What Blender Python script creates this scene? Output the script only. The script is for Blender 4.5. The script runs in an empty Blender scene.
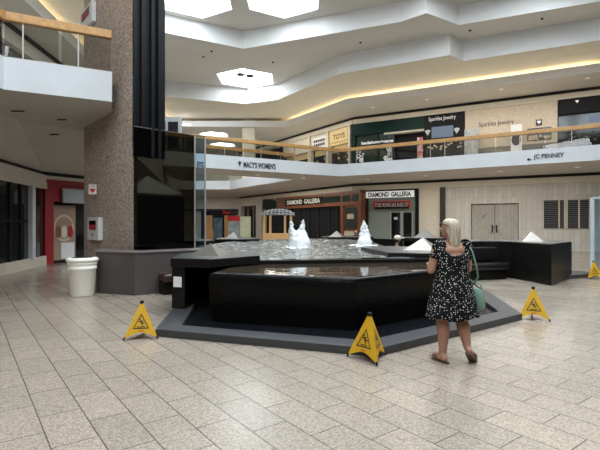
import bpy, bmesh, math, random
from mathutils import Vector, Matrix, noise
from mathutils.geometry import tessellate_polygon
random.seed(7)
PI = math.pi
C = bpy.context.scene.collection
sc = bpy.context.scene
F = 450.0; CX = 300.0; HY = 224.0; EYE = 1.5      # focal length in pixels, horizon row, eye height (m)

# ------------------------------------------------------------------ measuring helpers
def ground(px, py, z=0.0):
    Y = (EYE - z) * F / (py - HY)
    return Vector(((px - CX) / F * Y, Y, z))
class Wall:
    """vertical plane through a to b; s runs along it, d is the distance out of it on the viewer's side"""
    def __init__(self, a, b):
        self.a = Vector((a[0], a[1], 0)); self.b = Vector((b[0], b[1], 0))
        self.u = (self.b - self.a).normalized(); self.L = (self.b - self.a).length
        n = Vector((self.u.y, -self.u.x, 0))
        if n.dot(-self.a) < 0: n = -n
        self.n = n
    def s(self, px):
        r = (px - CX) / F
        den = self.u.x - r * self.u.y
        return (r * self.a.y - self.a.x) / den
    def z(self, px, py):
        Y = self.a.y + self.u.y * self.s(px)
        return EYE + (HY - py) / F * Y
    def p(self, s, d, z):
        v = self.a + self.u * s + self.n * d
        return Vector((v.x, v.y, z))

# ------------------------------------------------------------------ materials
MATS = {}
def mat(name, col, rough=0.5, metal=0.0, spec=0.5, var=0.0, vscale=8.0, bump=0.0, bscale=60.0, emit=None, estr=0.0, coat=0.0):
    if name in MATS: return MATS[name]
    m = bpy.data.materials.new(name); m.use_nodes = True
    nt = m.node_tree; b = nt.nodes['Principled BSDF']
    b.inputs['Base Color'].default_value = (*col, 1); b.inputs['Roughness'].default_value = rough
    b.inputs['Metallic'].default_value = metal; b.inputs['Specular IOR Level'].default_value = spec
    b.inputs['Coat Weight'].default_value = coat
    tc = nt.nodes.new('ShaderNodeTexCoord')
    if var:
        n = nt.nodes.new('ShaderNodeTexNoise'); n.inputs['Scale'].default_value = vscale; n.inputs['Detail'].default_value = 6
        nt.links.new(tc.outputs['Object'], n.inputs['Vector'])
        r = nt.nodes.new('ShaderNodeValToRGB')
        r.color_ramp.elements[0].position = .3; r.color_ramp.elements[1].position = .7
        r.color_ramp.elements[0].color = (*[c * (1 - var) for c in col], 1)
        r.color_ramp.elements[1].color = (*[min(1, c * (1 + var)) for c in col], 1)
        nt.links.new(n.outputs['Fac'], r.inputs['Fac']); nt.links.new(r.outputs['Color'], b.inputs['Base Color'])
    if bump:
        n2 = nt.nodes.new('ShaderNodeTexNoise'); n2.inputs['Scale'].default_value = bscale; n2.inputs['Detail'].default_value = 4
        nt.links.new(tc.outputs['Object'], n2.inputs['Vector'])
        bp = nt.nodes.new('ShaderNodeBump'); bp.inputs['Strength'].default_value = bump; bp.inputs['Distance'].default_value = .02
        nt.links.new(n2.outputs['Fac'], bp.inputs['Height']); nt.links.new(bp.outputs['Normal'], b.inputs['Normal'])
    if emit:
        b.inputs['Emission Color'].default_value = (*emit, 1); b.inputs['Emission Strength'].default_value = estr
    MATS[name] = m
    return m
def nodes_of(m): return m.node_tree, m.node_tree.nodes['Principled BSDF']
def N(nt, t, **kw):
    n = nt.nodes.new(t)
    for k, v in kw.items():
        if k in n.inputs: n.inputs[k].default_value = v
        else: setattr(n, k, v)
    return n

M = {}
M['fascia'] = mat('white plaster', (.60, .615, .63), .6, var=.03, vscale=2)
M['soffit'] = mat('beige plaster', (.64, .595, .525), .75, var=.04, vscale=1.2)
M['ceil'] = mat('ceiling plaster', (.72, .69, .635), .8, var=.03, vscale=1)
M['ceilwhite'] = mat('grey white plaster', (.74, .74, .73), .7, var=.03, vscale=1)
M['cream'] = mat('cream plaster', (.66, .60, .49), .6, var=.04, vscale=3)
M['blackslot'] = mat('black slot', (.008, .008, .009), .6)
M['black'] = mat('black metal', (.006, .006, .007), .38, spec=.18)
M['blackmatte'] = mat('matte black', (.008, .008, .009), .6, spec=.2)
M['blackstone'] = mat('polished black granite', (.0075, .0065, .006), .32, spec=.22, var=.5, vscale=160)
M['curbstone'] = mat('honed dark granite', (.045, .045, .047), .42, spec=.4, var=.35, vscale=180)
M['wetstone'] = mat('wet black granite', (.003, .003, .0032), .2, spec=.14, bump=.3, bscale=14)
M['brownwall'] = mat('dark brown granite', (.075, .062, .058), .4, var=.4, vscale=120)
M['wood'] = mat('oak', (.50, .27, .09), .35, var=.18, vscale=9)
M['redwood'] = mat('mahogany', (.22, .072, .027), .4, var=.25, vscale=6)
M['pine'] = mat('pine', (.62, .36, .15), .5, var=.12, vscale=10)
M['steel'] = mat('brushed steel', (.36, .34, .31), .45, metal=.6)
M['pyramid'] = mat('brushed champagne metal', (.27, .25, .22), .36, metal=.85, var=.06, vscale=14)
M['white'] = mat('white paint', (.78, .78, .77), .4)
M['paper'] = mat('white paper', (.75, .75, .73), .7)
M['urn'] = mat('ivory fibreglass', (.90, .86, .77), .4, var=.02, vscale=10)
M['red'] = mat('red paint', (.33, .012, .02), .45)
M['brightred'] = mat('bright red', (.62, .02, .03), .5)
M['letterred'] = mat('lit pinkish letters', (.8, .62, .58), .5, emit=(1, .6, .55), estr=.1)
M['greyblue'] = mat('grey panel', (.42, .45, .47), .5)
M['green'] = mat('dark green panel', (.004, .024, .019), .5, spec=.2)
M['palegreen'] = mat('pale green panel', (.32, .36, .31), .5, var=.04, vscale=5)
M['leather'] = mat('black leather', (.012, .011, .012), .24, spec=.6, bump=.06, bscale=90)
M['maroon'] = mat('maroon leather', (.035, .014, .014), .38, spec=.5)
M['yellow'] = mat('yellow nylon', (.60, .335, .008), .55, var=.07, vscale=20)
M['darkink'] = mat('black print', (.02, .016, .012), .6)
M['redink'] = mat('red print', (.6, .06, .02), .6)
M['boneboard'] = mat('travertine board', (.60, .50, .38), .6, var=.12, vscale=9)
M['greywood'] = mat('grey skirting', (.18, .17, .15), .6)
M['skin'] = mat('skin', (.40, .205, .135), .5, var=.05, vscale=30)
M['hair'] = mat('blonde hair', (.46, .395, .295), .42, var=.42, vscale=1.0)
for n_ in M['hair'].node_tree.nodes:
    if n_.type == 'TEX_NOISE':
        mp_ = N(M['hair'].node_tree, 'ShaderNodeMapping'); mp_.inputs['Scale'].default_value = (95, 95, 5)
        src_ = n_.inputs['Vector'].links[0].from_socket; M['hair'].node_tree.links.new(src_, mp_.inputs['Vector']); M['hair'].node_tree.links.new(mp_.outputs[0], n_.inputs['Vector'])
M['darkhair'] = mat('dark hair', (.015, .011, .009), .6)
M['bag'] = mat('sage green leather', (.16, .27, .20), .5, var=.08, vscale=20)
M['sandal'] = mat('brown leather', (.10, .055, .03), .6)
M['foamjet'] = mat('white water', (.74, .755, .76), .5, var=.12, vscale=30, bump=.6, bscale=55)
M['screen'] = mat('lit screen', (.05, .07, .1), .3, emit=(.30, .40, .55), estr=.25)
M['letterlit'] = mat('lit white letters', (.7, .68, .6), .5, emit=(1, .95, .8), estr=.18)
M['backlit'] = mat('backlit white board', (.8, .8, .8), .5, emit=(1, 1, 1), estr=.35)
M['letterwhite'] = mat('white letters', (.8, .8, .8), .5, emit=(1, 1, 1), estr=.25)
M['lamp'] = mat('lamp diffuser', (.9, .9, .85), .5, emit=(1, .82, .55), estr=.2)
M['tube'] = mat('fluorescent tube', (.9, .9, .9), .5, emit=(.95, .97, 1), estr=4)
M['cove'] = mat('cove lamp', (.9, .85, .7), .5, emit=(1, .84, .58), estr=17.0)
M['skylight'] = mat('skylight diffuser', (.9, .95, 1), .5, emit=(.82, .92, 1.0), estr=8.0)
M['warmglow'] = mat('lit shop interior', (.5, .4, .22), .6, emit=(1, .72, .33), estr=.22)
M['goldsign'] = mat('lit gold sign', (.55, .42, .19), .5, emit=(1, .74, .36), estr=.16)

def glass(name, col, rough=.02, tint=(1, 1, 1), mix=.12):
    m = bpy.data.materials.new(name); m.use_nodes = True
    nt = m.node_tree; nt.nodes.clear()
    o = nt.nodes.new('ShaderNodeOutputMaterial'); t = nt.nodes.new('ShaderNodeBsdfTransparent'); g = nt.nodes.new('ShaderNodeBsdfGlossy')
    t.inputs['Color'].default_value = (*tint, 1); g.inputs['Color'].default_value = (*col, 1); g.inputs['Roughness'].default_value = rough
    f = nt.nodes.new('ShaderNodeFresnel'); f.inputs['IOR'].default_value = 1.45
    mx = nt.nodes.new('ShaderNodeMixShader')
    nt.links.new(f.outputs[0], mx.inputs['Fac']); nt.links.new(t.outputs[0], mx.inputs[1]); nt.links.new(g.outputs[0], mx.inputs[2])
    nt.links.new(mx.outputs[0], o.inputs['Surface'])
    return m
M['glass'] = glass('clear glass', (.8, .8, .8), tint=(.82, .82, .80))
M['smoke'] = glass('smoked glass', (.5, .5, .5), tint=(.25, .235, .20))
M['paleglass'] = glass('pale blue glass', (.8, .9, 1), tint=(.72, .82, .88))
M['shopglass'] = mat('dark shop glass', (.012, .014, .014), .06, spec=.6)
M['greenglass'] = mat('green shop glass', (.02, .035, .03), .08, spec=.6)

def granite_brown():
    m = mat('speckled brown granite', (.2, .15, .12), .45, spec=.35)
    nt, b = nodes_of(m)
    tc = N(nt, 'ShaderNodeTexCoord'); v = N(nt, 'ShaderNodeTexVoronoi', Scale=34.0); n = N(nt, 'ShaderNodeTexNoise', Scale=14.0, Detail=5.0, Roughness=.7)
    nt.links.new(tc.outputs['Object'], v.inputs['Vector']); nt.links.new(tc.outputs['Object'], n.inputs['Vector'])
    sp = N(nt, 'ShaderNodeSeparateColor'); nt.links.new(v.outputs['Color'], sp.inputs[0])
    ad = N(nt, 'ShaderNodeMath', operation='ADD'); nt.links.new(sp.outputs[0], ad.inputs[0]); nt.links.new(n.outputs['Fac'], ad.inputs[1])
    r = N(nt, 'ShaderNodeValToRGB'); e = r.color_ramp.elements
    e[0].position = .0; e[0].color = (.075, .055, .045, 1); e[1].position = 1.0; e[1].color = (.78, .63, .53, 1)
    mr = N(nt, 'ShaderNodeMapRange'); mr.inputs['From Min'].default_value = .3; mr.inputs['From Max'].default_value = 1.6
    nt.links.new(ad.outputs[0], mr.inputs['Value']); nt.links.new(mr.outputs[0], r.inputs['Fac']); nt.links.new(r.outputs['Color'], b.inputs['Base Color'])
    return m
M['granite'] = granite_brown()

def floor_mat():
    m = mat('terrazzo floor tiles', (.4, .36, .3), .2)
    nt, b = nodes_of(m)
    tc = N(nt, 'ShaderNodeTexCoord'); mp = N(nt, 'ShaderNodeMapping')
    mp.inputs['Rotation'].default_value = (0, 0, math.radians(53)); mp.inputs['Location'].default_value = (.1, .12, 0)
    nt.links.new(tc.outputs['Object'], mp.inputs['Vector'])
    br = N(nt, 'ShaderNodeTexBrick', Scale=1.0)
    br.inputs['Brick Width'].default_value = .60; br.inputs['Row Height'].default_value = .30
    br.inputs['Mortar Size'].default_value = .0045; br.inputs['Mortar Smooth'].default_value = .1
    br.inputs['Color1'].default_value = (.335, .285, .232, 1); br.inputs['Color2'].default_value = (.285, .245, .20, 1)
    br.inputs['Mortar'].default_value = (.09, .075, .06, 1)
    br.offset = .5
    nt.links.new(mp.outputs[0], br.inputs['Vector'])
    v = N(nt, 'ShaderNodeTexVoronoi', Scale=85.0); nt.links.new(tc.outputs['Object'], v.inputs['Vector'])
    r = N(nt, 'ShaderNodeValToRGB'); e = r.color_ramp.elements
    e[0].position = .0; e[0].color = (.66, .64, .62, 1); e[1].position = 1; e[1].color = (1.34, 1.31, 1.28, 1)
    sp = N(nt, 'ShaderNodeSeparateColor'); nt.links.new(v.outputs['Color'], sp.inputs[0]); nt.links.new(sp.outputs[0], r.inputs['Fac'])
    mx = N(nt, 'ShaderNodeMix', data_type='RGBA', blend_type='MULTIPLY'); mx.inputs[0].default_value = .85
    nt.links.new(br.outputs['Color'], mx.inputs[6]); nt.links.new(r.outputs['Color'], mx.inputs[7])
    nt.links.new(mx.outputs[2], b.inputs['Base Color'])
    n = N(nt, 'ShaderNodeTexNoise', Scale=1.3, Detail=4.0); nt.links.new(tc.outputs['Object'], n.inputs['Vector'])
    rr = N(nt, 'ShaderNodeMapRange'); rr.inputs['To Min'].default_value = .14; rr.inputs['To Max'].default_value = .30
    nt.links.new(n.outputs['Fac'], rr.inputs['Value']); nt.links.new(rr.outputs[0], b.inputs['Roughness'])
    bp = N(nt, 'ShaderNodeBump', Strength=.25, Distance=.004, invert=True)
    nt.links.new(br.outputs['Fac'], bp.inputs['Height']); nt.links.new(bp.outputs['Normal'], b.inputs['Normal'])
    return m
M['floor'] = floor_mat()

def plank_mat(name, width, cols, dark):
    m = mat(name, cols, .65)
    nt, b = nodes_of(m)
    tc = N(nt, 'ShaderNodeTexCoord'); mp = N(nt, 'ShaderNodeMapping')
    mp.inputs['Rotation'].default_value = (0, 0, 0)
    # along-wall coordinate x and height z become brick y and x
    nt.links.new(tc.outputs['UV'], mp.inputs['Vector'])
    br = N(nt, 'ShaderNodeTexBrick', Scale=1.0); br.inputs['Brick Width'].default_value = 1.9; br.inputs['Row Height'].default_value = width
    br.inputs['Mortar Size'].default_value = .006; br.inputs['Color1'].default_value = (*cols, 1); br.inputs['Color2'].default_value = (*[c * .84 for c in cols], 1)
    br.inputs['Mortar'].default_value = (*[c * .5 for c in cols], 1); br.offset = .37
    nt.links.new(mp.outputs[0], br.inputs['Vector'])
    mp2 = N(nt, 'ShaderNodeMapping'); mp2.inputs['Scale'].default_value = (1.2, 12, 1); nt.links.new(tc.outputs['UV'], mp2.inputs['Vector'])
    n = N(nt, 'ShaderNodeTexNoise', Scale=2.0, Detail=7.0, Roughness=.7); nt.links.new(mp2.outputs[0], n.inputs['Vector'])
    r = N(nt, 'ShaderNodeValToRGB'); e = r.color_ramp.elements
    e[0].position = .28; e[0].color = (dark, dark, dark, 1); e[1].position = .52; e[1].color = (1.05, 1.05, 1.05, 1)
    nt.links.new(n.outputs['Fac'], r.inputs['Fac'])
    mx = N(nt, 'ShaderNodeMix', data_type='RGBA', blend_type='MULTIPLY'); mx.inputs[0].default_value = 1
    nt.links.new(br.outputs['Color'], mx.inputs[6]); nt.links.new(r.outputs['Color'], mx.inputs[7]); nt.links.new(mx.outputs[2], b.inputs['Base Color'])
    return m
M['planks'] = plank_mat('whitewashed planks', .26, (.60, .575, .515), .74)
M['doorplanks'] = plank_mat('greyed door planks', .2, (.42, .40, .35), .72)

def dress_mat():
    m = mat('black dress with white flecks', (.01, .01, .011), .85, spec=.08)
    nt, b = nodes_of(m)
    tc = N(nt, 'ShaderNodeTexCoord'); v = N(nt, 'ShaderNodeTexVoronoi', Scale=46.0); v.inputs['Randomness'].default_value = .7
    nt.links.new(tc.outputs['Object'], v.inputs['Vector'])
    r = N(nt, 'ShaderNodeValToRGB'); e = r.color_ramp.elements; r.color_ramp.interpolation = 'CONSTANT'
    e[0].position = 0; e[0].color = (.72, .70, .64, 1); e[1].position = .25; e[1].color = (.010, .010, .011, 1)
    nt.links.new(v.outputs['Distance'], r.inputs['Fac']); nt.links.new(r.outputs['Color'], b.inputs['Base Color'])
    return m
M['dress'] = dress_mat()

def water_mat(name, base, foam, amount, scale, bump, rough):
    m = mat(name, base, rough, spec=.2 if 'trough' in name else .5)
    nt, b = nodes_of(m)
    tc = N(nt, 'ShaderNodeTexCoord'); n = N(nt, 'ShaderNodeTexNoise', Scale=scale, Detail=5.0, Roughness=.65)
    nt.links.new(tc.outputs['Object'], n.inputs['Vector'])
    r = N(nt, 'ShaderNodeValToRGB'); e = r.color_ramp.elements
    e[0].position = .62 - amount; e[0].color = (*base, 1); e[1].position = .72 - amount * .5; e[1].color = (*foam, 1)
    nt.links.new(n.outputs['Fac'], r.inputs['Fac']); nt.links.new(r.outputs['Color'], b.inputs['Base Color'])
    n2 = N(nt, 'ShaderNodeTexNoise', Scale=scale * .8, Detail=3.0); nt.links.new(tc.outputs['Object'], n2.inputs['Vector'])
    bp = N(nt, 'ShaderNodeBump', Strength=bump, Distance=.05); nt.links.new(n2.outputs['Fac'], bp.inputs['Height'])
    nt.links.new(bp.outputs['Normal'], b.inputs['Normal'])
    return m
M['poolwater'] = water_mat('rippling pool water', (.075, .08, .068), (.36, .385, .37), .14, 8.0, 1.0, .10)
M['bowlwater'] = water_mat('shallow brown water', (.045, .034, .022), (.07, .055, .038), .10, 5.0, .06, .03)
M['troughwater'] = water_mat('dark trough water', (.008, .009, .011), (.012, .014, .016), .03, 30.0, .4, .12)

def poster_mat(name, cols):
    m = mat(name, cols[0], .55)
    nt, b = nodes_of(m)
    tc = N(nt, 'ShaderNodeTexCoord'); n = N(nt, 'ShaderNodeTexNoise', Scale=5.0, Detail=3.0); nt.links.new(tc.outputs['Object'], n.inputs['Vector'])
    r = N(nt, 'ShaderNodeValToRGB'); e = r.color_ramp.elements
    e[0].position = .38; e[0].color = (*cols[0], 1); e[1].position = .62; e[1].color = (*cols[1], 1)
    nt.links.new(n.outputs['Fac'], r.inputs['Fac']); nt.links.new(r.outputs['Color'], b.inputs['Base Color'])
    return m

# ------------------------------------------------------------------ mesh builder
class MB:
    def __init__(self): self.v = []; self.f = []; self.uv = {}
    def add(self, vs, fs):
        o = len(self.v); self.v += [Vector(p) for p in vs]; self.f += [tuple(i + o for i in f) for f in fs]; return self
    def box8(self, p):   # 4 bottom ccw + 4 top
        return self.add(p, [(0, 3, 2, 1), (4, 5, 6, 7), (0, 1, 5, 4), (1, 2, 6, 5), (2, 3, 7, 6), (3, 0, 4, 7)])
    def box(self, c, size, rz=0.0, mtx=None):
        x, y, z = (s / 2 for s in size)
        ps = [Vector(q) for q in ((-x, -y, -z), (x, -y, -z), (x, y, -z), (-x, y, -z), (-x, -y, z), (x, -y, z), (x, y, z), (-x, y, z))]
        R = mtx if mtx is not None else Matrix.Rotation(rz, 3, 'Z')
        return self.box8([R @ q + Vector(c) for q in ps])
    def wbox(self, w, s0, s1, z0, z1, d0, d1):
        if s0 > s1: s0, s1 = s1, s0
        return self.box8([w.p(s0, d1, z0), w.p(s1, d1, z0), w.p(s1, d0, z0), w.p(s0, d0, z0), w.p(s0, d1, z1), w.p(s1, d1, z1), w.p(s1, d0, z1), w.p(s0, d0, z1)])
    def prism(self, poly, z0, z1, holes=()):
        loops = [[Vector((p[0], p[1], 0)) for p in poly]] + [[Vector((p[0], p[1], 0)) for p in h] for h in holes]
        flat = [p for l in loops for p in l]; tris = tessellate_polygon(loops); n = len(flat)
        vs = [(p.x, p.y, z0) for p in flat] + [(p.x, p.y, z1) for p in flat]
        fs = [tuple(t) for t in tris] + [tuple(i + n for i in reversed(t)) for t in tris]
        k = 0
        for l in loops:
            m = len(l)
            for i in range(m):
                a, b = k + i, k + (i + 1) % m
                fs.append((a, b, b + n, a + n))
            k += m
        return self.add(vs, fs)
    def flat(self, poly, z, holes=()):
        loops = [[Vector((p[0], p[1], 0)) for p in poly]] + [[Vector((p[0], p[1], 0)) for p in h] for h in holes]
        flat = [p for l in loops for p in l]; tris = tessellate_polygon(loops)
        return self.add([(p.x, p.y, z) for p in flat], [tuple(t) for t in tris])
    def strip(self, pts, z0, z1, closed=False, th=0.0):
        n = len(pts)
        for i in range(n if closed else n - 1):
            a, b = pts[i], pts[(i + 1) % n]
            self.add([(a[0], a[1], z0), (b[0], b[1], z0), (b[0], b[1], z1), (a[0], a[1], z1)], [(0, 1, 2, 3)])
        return self
    def rail(self, pts, w, z0, z1):   # thick band along a polyline, mitred
        L, R = offset_line(pts, w / 2), offset_line(pts, -w / 2)
        for i in range(len(pts) - 1):
            a, b, c, d = L[i], L[i + 1], R[i + 1], R[i]
            self.box8([(d[0], d[1], z0), (c[0], c[1], z0), (b[0], b[1], z0), (a[0], a[1], z0), (d[0], d[1], z1), (c[0], c[1], z1), (b[0], b[1], z1), (a[0], a[1], z1)])
        return self
    def tube(self, pts, r, seg=10, caps=True):
        pts = [Vector(p) for p in pts]; n = len(pts); rs = r if isinstance(r, (list, tuple)) else [r] * n
        vs = []
        for i, p in enumerate(pts):
            t = (pts[min(i + 1, n - 1)] - pts[max(i - 1, 0)]).normalized()
            a = Vector((0, 0, 1)) if abs(t.z) < .9 else Vector((1, 0, 0))
            x = t.cross(a).normalized(); y = t.cross(x).normalized()
            for k in range(seg):
                an = 2 * PI * k / seg; vs.append(p + (x * math.cos(an) + y * math.sin(an)) * rs[i])
        fs = [(i * seg + k, i * seg + (k + 1) % seg, (i + 1) * seg + (k + 1) % seg, (i + 1) * seg + k) for i in range(n - 1) for k in range(seg)]
        if caps: fs += [tuple(range(seg - 1, -1, -1)), tuple((n - 1) * seg + k for k in range(seg))]
        return self.add(vs, fs)
    def lathe(self, c, prof, seg=32):
        vs = []
        for r, z in prof:
            for k in range(seg):
                a = 2 * PI * k / seg; vs.append((c[0] + r * math.cos(a), c[1] + r * math.sin(a), c[2] + z))
        n = len(prof)
        fs = [(i * seg + k, i * seg + (k + 1) % seg, (i + 1) * seg + (k + 1) % seg, (i + 1) * seg + k) for i in range(n - 1) for k in range(seg)]
        fs += [tuple(range(seg - 1, -1, -1)), tuple((n - 1) * seg + k for k in range(seg))]
        return self.add(vs, fs)
    def loft(self, rings, cap0=True, cap1=True):
        m = len(rings[0]); vs = [p for r in rings for p in r]
        fs = [(i * m + k, i * m + (k + 1) % m, (i + 1) * m + (k + 1) % m, (i + 1) * m + k) for i in range(len(rings) - 1) for k in range(m)]
        if cap0: fs.append(tuple(range(m - 1, -1, -1)))
        if cap1: fs.append(tuple((len(rings) - 1) * m + k for k in range(m)))
        return self.add(vs, fs)
    def ball(self, c, r, R=None, seg=16, rings=10):
        c = Vector(c); r = Vector((r, r, r)) if not hasattr(r, '__len__') else Vector(r)
        R = R or Matrix.Identity(3); vs = [c + R @ Vector((0, 0, -r.z))]
        for i in range(1, rings):
            th = -PI / 2 + PI * i / rings
            for k in range(seg):
                a = 2 * PI * k / seg
                vs.append(c + R @ Vector((r.x * math.cos(th) * math.cos(a), r.y * math.cos(th) * math.sin(a), r.z * math.sin(th))))
        vs.append(c + R @ Vector((0, 0, r.z))); last = len(vs) - 1; fs = []
        for k in range(seg):
            fs.append((0, 1 + (k + 1) % seg, 1 + k)); b = 1 + (rings - 2) * seg; fs.append((b + k, b + (k + 1) % seg, last))
        for i in range(rings - 2):
            for k in range(seg):
                a = 1 + i * seg; fs.append((a + k, a + (k + 1) % seg, a + seg + (k + 1) % seg, a + seg + k))
        return self.add(vs, fs)
    def cap(self, p0, p1, r0, r1, seg=14):   # tapered limb with round ends
        p0, p1 = Vector(p0), Vector(p1)
        self.tube([p0, p1], [r0, r1], seg); self.ball(p0, r0, seg=seg, rings=8); self.ball(p1, r1, seg=seg, rings=8); return self
    def build(self, name, m, parent=None, smooth=False, bevel=0.0, remesh=0.0, relax=0, solid=0.0, subsurf=0, uvwall=None, bseg=2):
        me = bpy.data.meshes.new(name)
        o = Vector((0, 0, 0))
        if parent is not None:
            q = parent
            while q is not None: o = o + q.location; q = q.parent
        me.from_pydata([v - o for v in self.v], [], self.f); me.update()
        bm = bmesh.new(); bm.from_mesh(me); bmesh.ops.recalc_face_normals(bm, faces=bm.faces)
        if uvwall is not None:
            ul = bm.loops.layers.uv.new('UVMap')
            for f in bm.faces:
                for l in f.loops:
                    p = l.vert.co + o
                    l[ul].uv = (p.z, (Vector((p.x, p.y, 0)) - uvwall.a).dot(uvwall.u))
        bm.to_mesh(me); bm.free()
        ob = bpy.data.objects.new(name, me); C.objects.link(ob)
        me.materials.append(m)
        if parent is not None: ob.parent = parent
        if remesh:
            md = ob.modifiers.new('r', 'REMESH'); md.mode = 'VOXEL'; md.voxel_size = remesh; md.use_smooth_shade = True
        if relax:
            md = ob.modifiers.new('s', 'SMOOTH'); md.iterations = relax; md.factor = .5
        if solid:
            md = ob.modifiers.new('t', 'SOLIDIFY'); md.thickness = solid; md.offset = -1
        if subsurf:
            md = ob.modifiers.new('u', 'SUBSURF'); md.levels = subsurf; md.render_levels = subsurf
        if bevel:
            md = ob.modifiers.new('b', 'BEVEL'); md.width = bevel; md.segments = bseg; md.limit_method = 'ANGLE'
        if ob.modifiers:
            dg = bpy.context.evaluated_depsgraph_get(); new = bpy.data.meshes.new_from_object(ob.evaluated_get(dg)); 
            ob.modifiers.clear(); ob.data = new; new.name = name
            if not new.materials: new.materials.append(m)
        if smooth or remesh:
            for p in ob.data.polygons: p.use_smooth = True
        return ob

def offset_line(pts, d, closed=False):
    n = len(pts); out = []
    P_ = [Vector((p[0], p[1])) for p in pts]
    for i in range(n):
        a = P_[i - 1] if (i > 0 or closed) else None; b = P_[(i + 1) % n] if (i < n - 1 or closed) else None
        if a is None: t = (b - P_[i]).normalized(); nn = Vector((-t.y, t.x)); out.append(P_[i] + nn * d); continue
        if b is None: t = (P_[i] - a).normalized(); nn = Vector((-t.y, t.x)); out.append(P_[i] + nn * d); continue
        t1 = (P_[i] - a).normalized(); t2 = (b - P_[i]).normalized()
        n1 = Vector((-t1.y, t1.x)); n2 = Vector((-t2.y, t2.x)); m = (n1 + n2)
        m = m.normalized() if m.length > 1e-6 else n1
        out.append(P_[i] + m * (d / max(.35, m.dot(n1))))
    return [(p.x, p.y) for p in out]

def tag(o, label=None, cat=None, group=None, kind=None):
    if label: o['label'] = label
    if cat: o['category'] = cat
    if group: o['group'] = group
    if kind: o['kind'] = kind
    return o
def thing(name, loc, label, cat, group=None):
    o = bpy.data.objects.new(name, None); C.objects.link(o); o.location = loc; o.empty_display_size = .1
    return tag(o, label, cat, group)
def struct(name, mb, m, **kw):
    o = mb.build(name, m, None, **kw); o['kind'] = 'structure'; return o
def text(name, s, m, o, r, u, width, height, parent=None, depth=.01, bold=0.0, spacing=1.0, label=None):
    """lettering s as real raised letters, lower left corner o, reading along r, up along u"""
    cu = bpy.data.curves.new(name, 'FONT'); cu.body = s; cu.size = 1; cu.offset = bold; cu.space_character = spacing; cu.resolution_u = 3
    to = bpy.data.objects.new(name, cu); C.objects.link(to)
    dg = bpy.context.evaluated_depsgraph_get(); me = bpy.data.meshes.new_from_object(to.evaluated_get(dg))
    bpy.data.objects.remove(to); bpy.data.curves.remove(cu)
    xs = [v.co.x for v in me.vertices]; ys = [v.co.y for v in me.vertices]
    x0, x1, y0, y1 = min(xs), max(xs), min(ys), max(ys); r = Vector(r).normalized(); u = Vector(u).normalized(); n = r.cross(u)
    mb = MB(); o = Vector(o)
    vs = [o + r * ((v.co.x - x0) / (x1 - x0) * width) + u * ((v.co.y - y0) / (y1 - y0) * height) + n * depth for v in me.vertices]
    fs = [tuple(p.vertices) for p in me.polygons]
    mb.add(vs, fs); bpy.data.meshes.remove(me)
    ob = mb.build(name, m, parent)
    # give the letters their thickness
    bm = bmesh.new(); bm.from_mesh(ob.data)
    g = bmesh.ops.extrude_face_region(bm, geom=bm.faces[:])
    for v in g['geom']:
        if isinstance(v, bmesh.types.BMVert): v.co -= n * depth * .9
    bmesh.ops.recalc_face_normals(bm, faces=bm.faces); bm.to_mesh(ob.data); bm.free()
    if label: ob['label'] = label
    return ob
def copy_tree(o, parent=None):
    c = o.copy(); C.objects.link(c); c.parent = parent
    for ch in list(o.children): copy_tree(ch, c)
    return c

# ================================================================== SETTING
W1 = Wall((3.7, 31.0), (22.0, 20.6))      # right-hand shop line (both storeys)
W2 = Wall((3.7, 31.0), (-6.3, 46.4))      # shop line running away to the back
ZF, ZS = 4.95, 4.27                       # upper floor level, underside of balconies
FL = [(-16, -7), (24, -7), (24, 50), (-16, 50)]
struct('floor', MB().flat(FL, 0), M['floor'])

front = [(24, 12.7), (13, 19.5), (2.32, 26.1), (-6.4, 21.2)]
left_edge = [(-6.4, 21.2), (-5.75, 13.5)]
left_front = [(-4.64, 11.1), (-4.26, 10.2), (-6.1, 9.26), (-6.3, -7)]
void = [(-5.3, 24.8), (-.4, 28.1), (-5.6, 36.0), (-9.5, 36.0), (-9.5, 23.0)]
U = front + [(-5.75, 13.5), (-6.24, 13.0)] + left_front + [(-16, -7), (-16, 50), (24, 50)]
struct('floor_upper', MB().flat(U, ZF, [void]), M['soffit'])
struct('ceiling_lower', MB().flat(U, ZS, [void]), M['soffit'])
struct('trim_1', MB().strip(front + left_edge[1:], ZS, ZF), M['fascia'])['label'] = 'white balcony edge across the far side'
struct('trim_2', MB().strip(left_front, ZS, ZF), M['fascia'])['label'] = 'white balcony edge on the left'
struct('trim_3', MB().strip(void, ZS, ZF, closed=True), M['fascia'])
# lowered sloping soffit towards the left shops
inn = [(-6.9, -7), (-7.4, 11.8), (-6.5, 13.3), (-6.1, 15.5), (-6.3, 20.6)]
out_ = [(-8.2, -7), (-8.75, 13.0), (-9.4, 16.5), (-8.5, 18.3), (-6.4, 21.1)]
mb = MB()
for i in range(4):
    a, b, c, d = inn[i], inn[i + 1], out_[i + 1], out_[i]
    mb.add([(a[0], a[1], ZS - .01), (b[0], b[1], ZS - .01), (c[0], c[1], 3.42), (d[0], d[1], 3.42)], [(0, 1, 2, 3)])
struct('ceiling_left', mb, M['soffit'])

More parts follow.
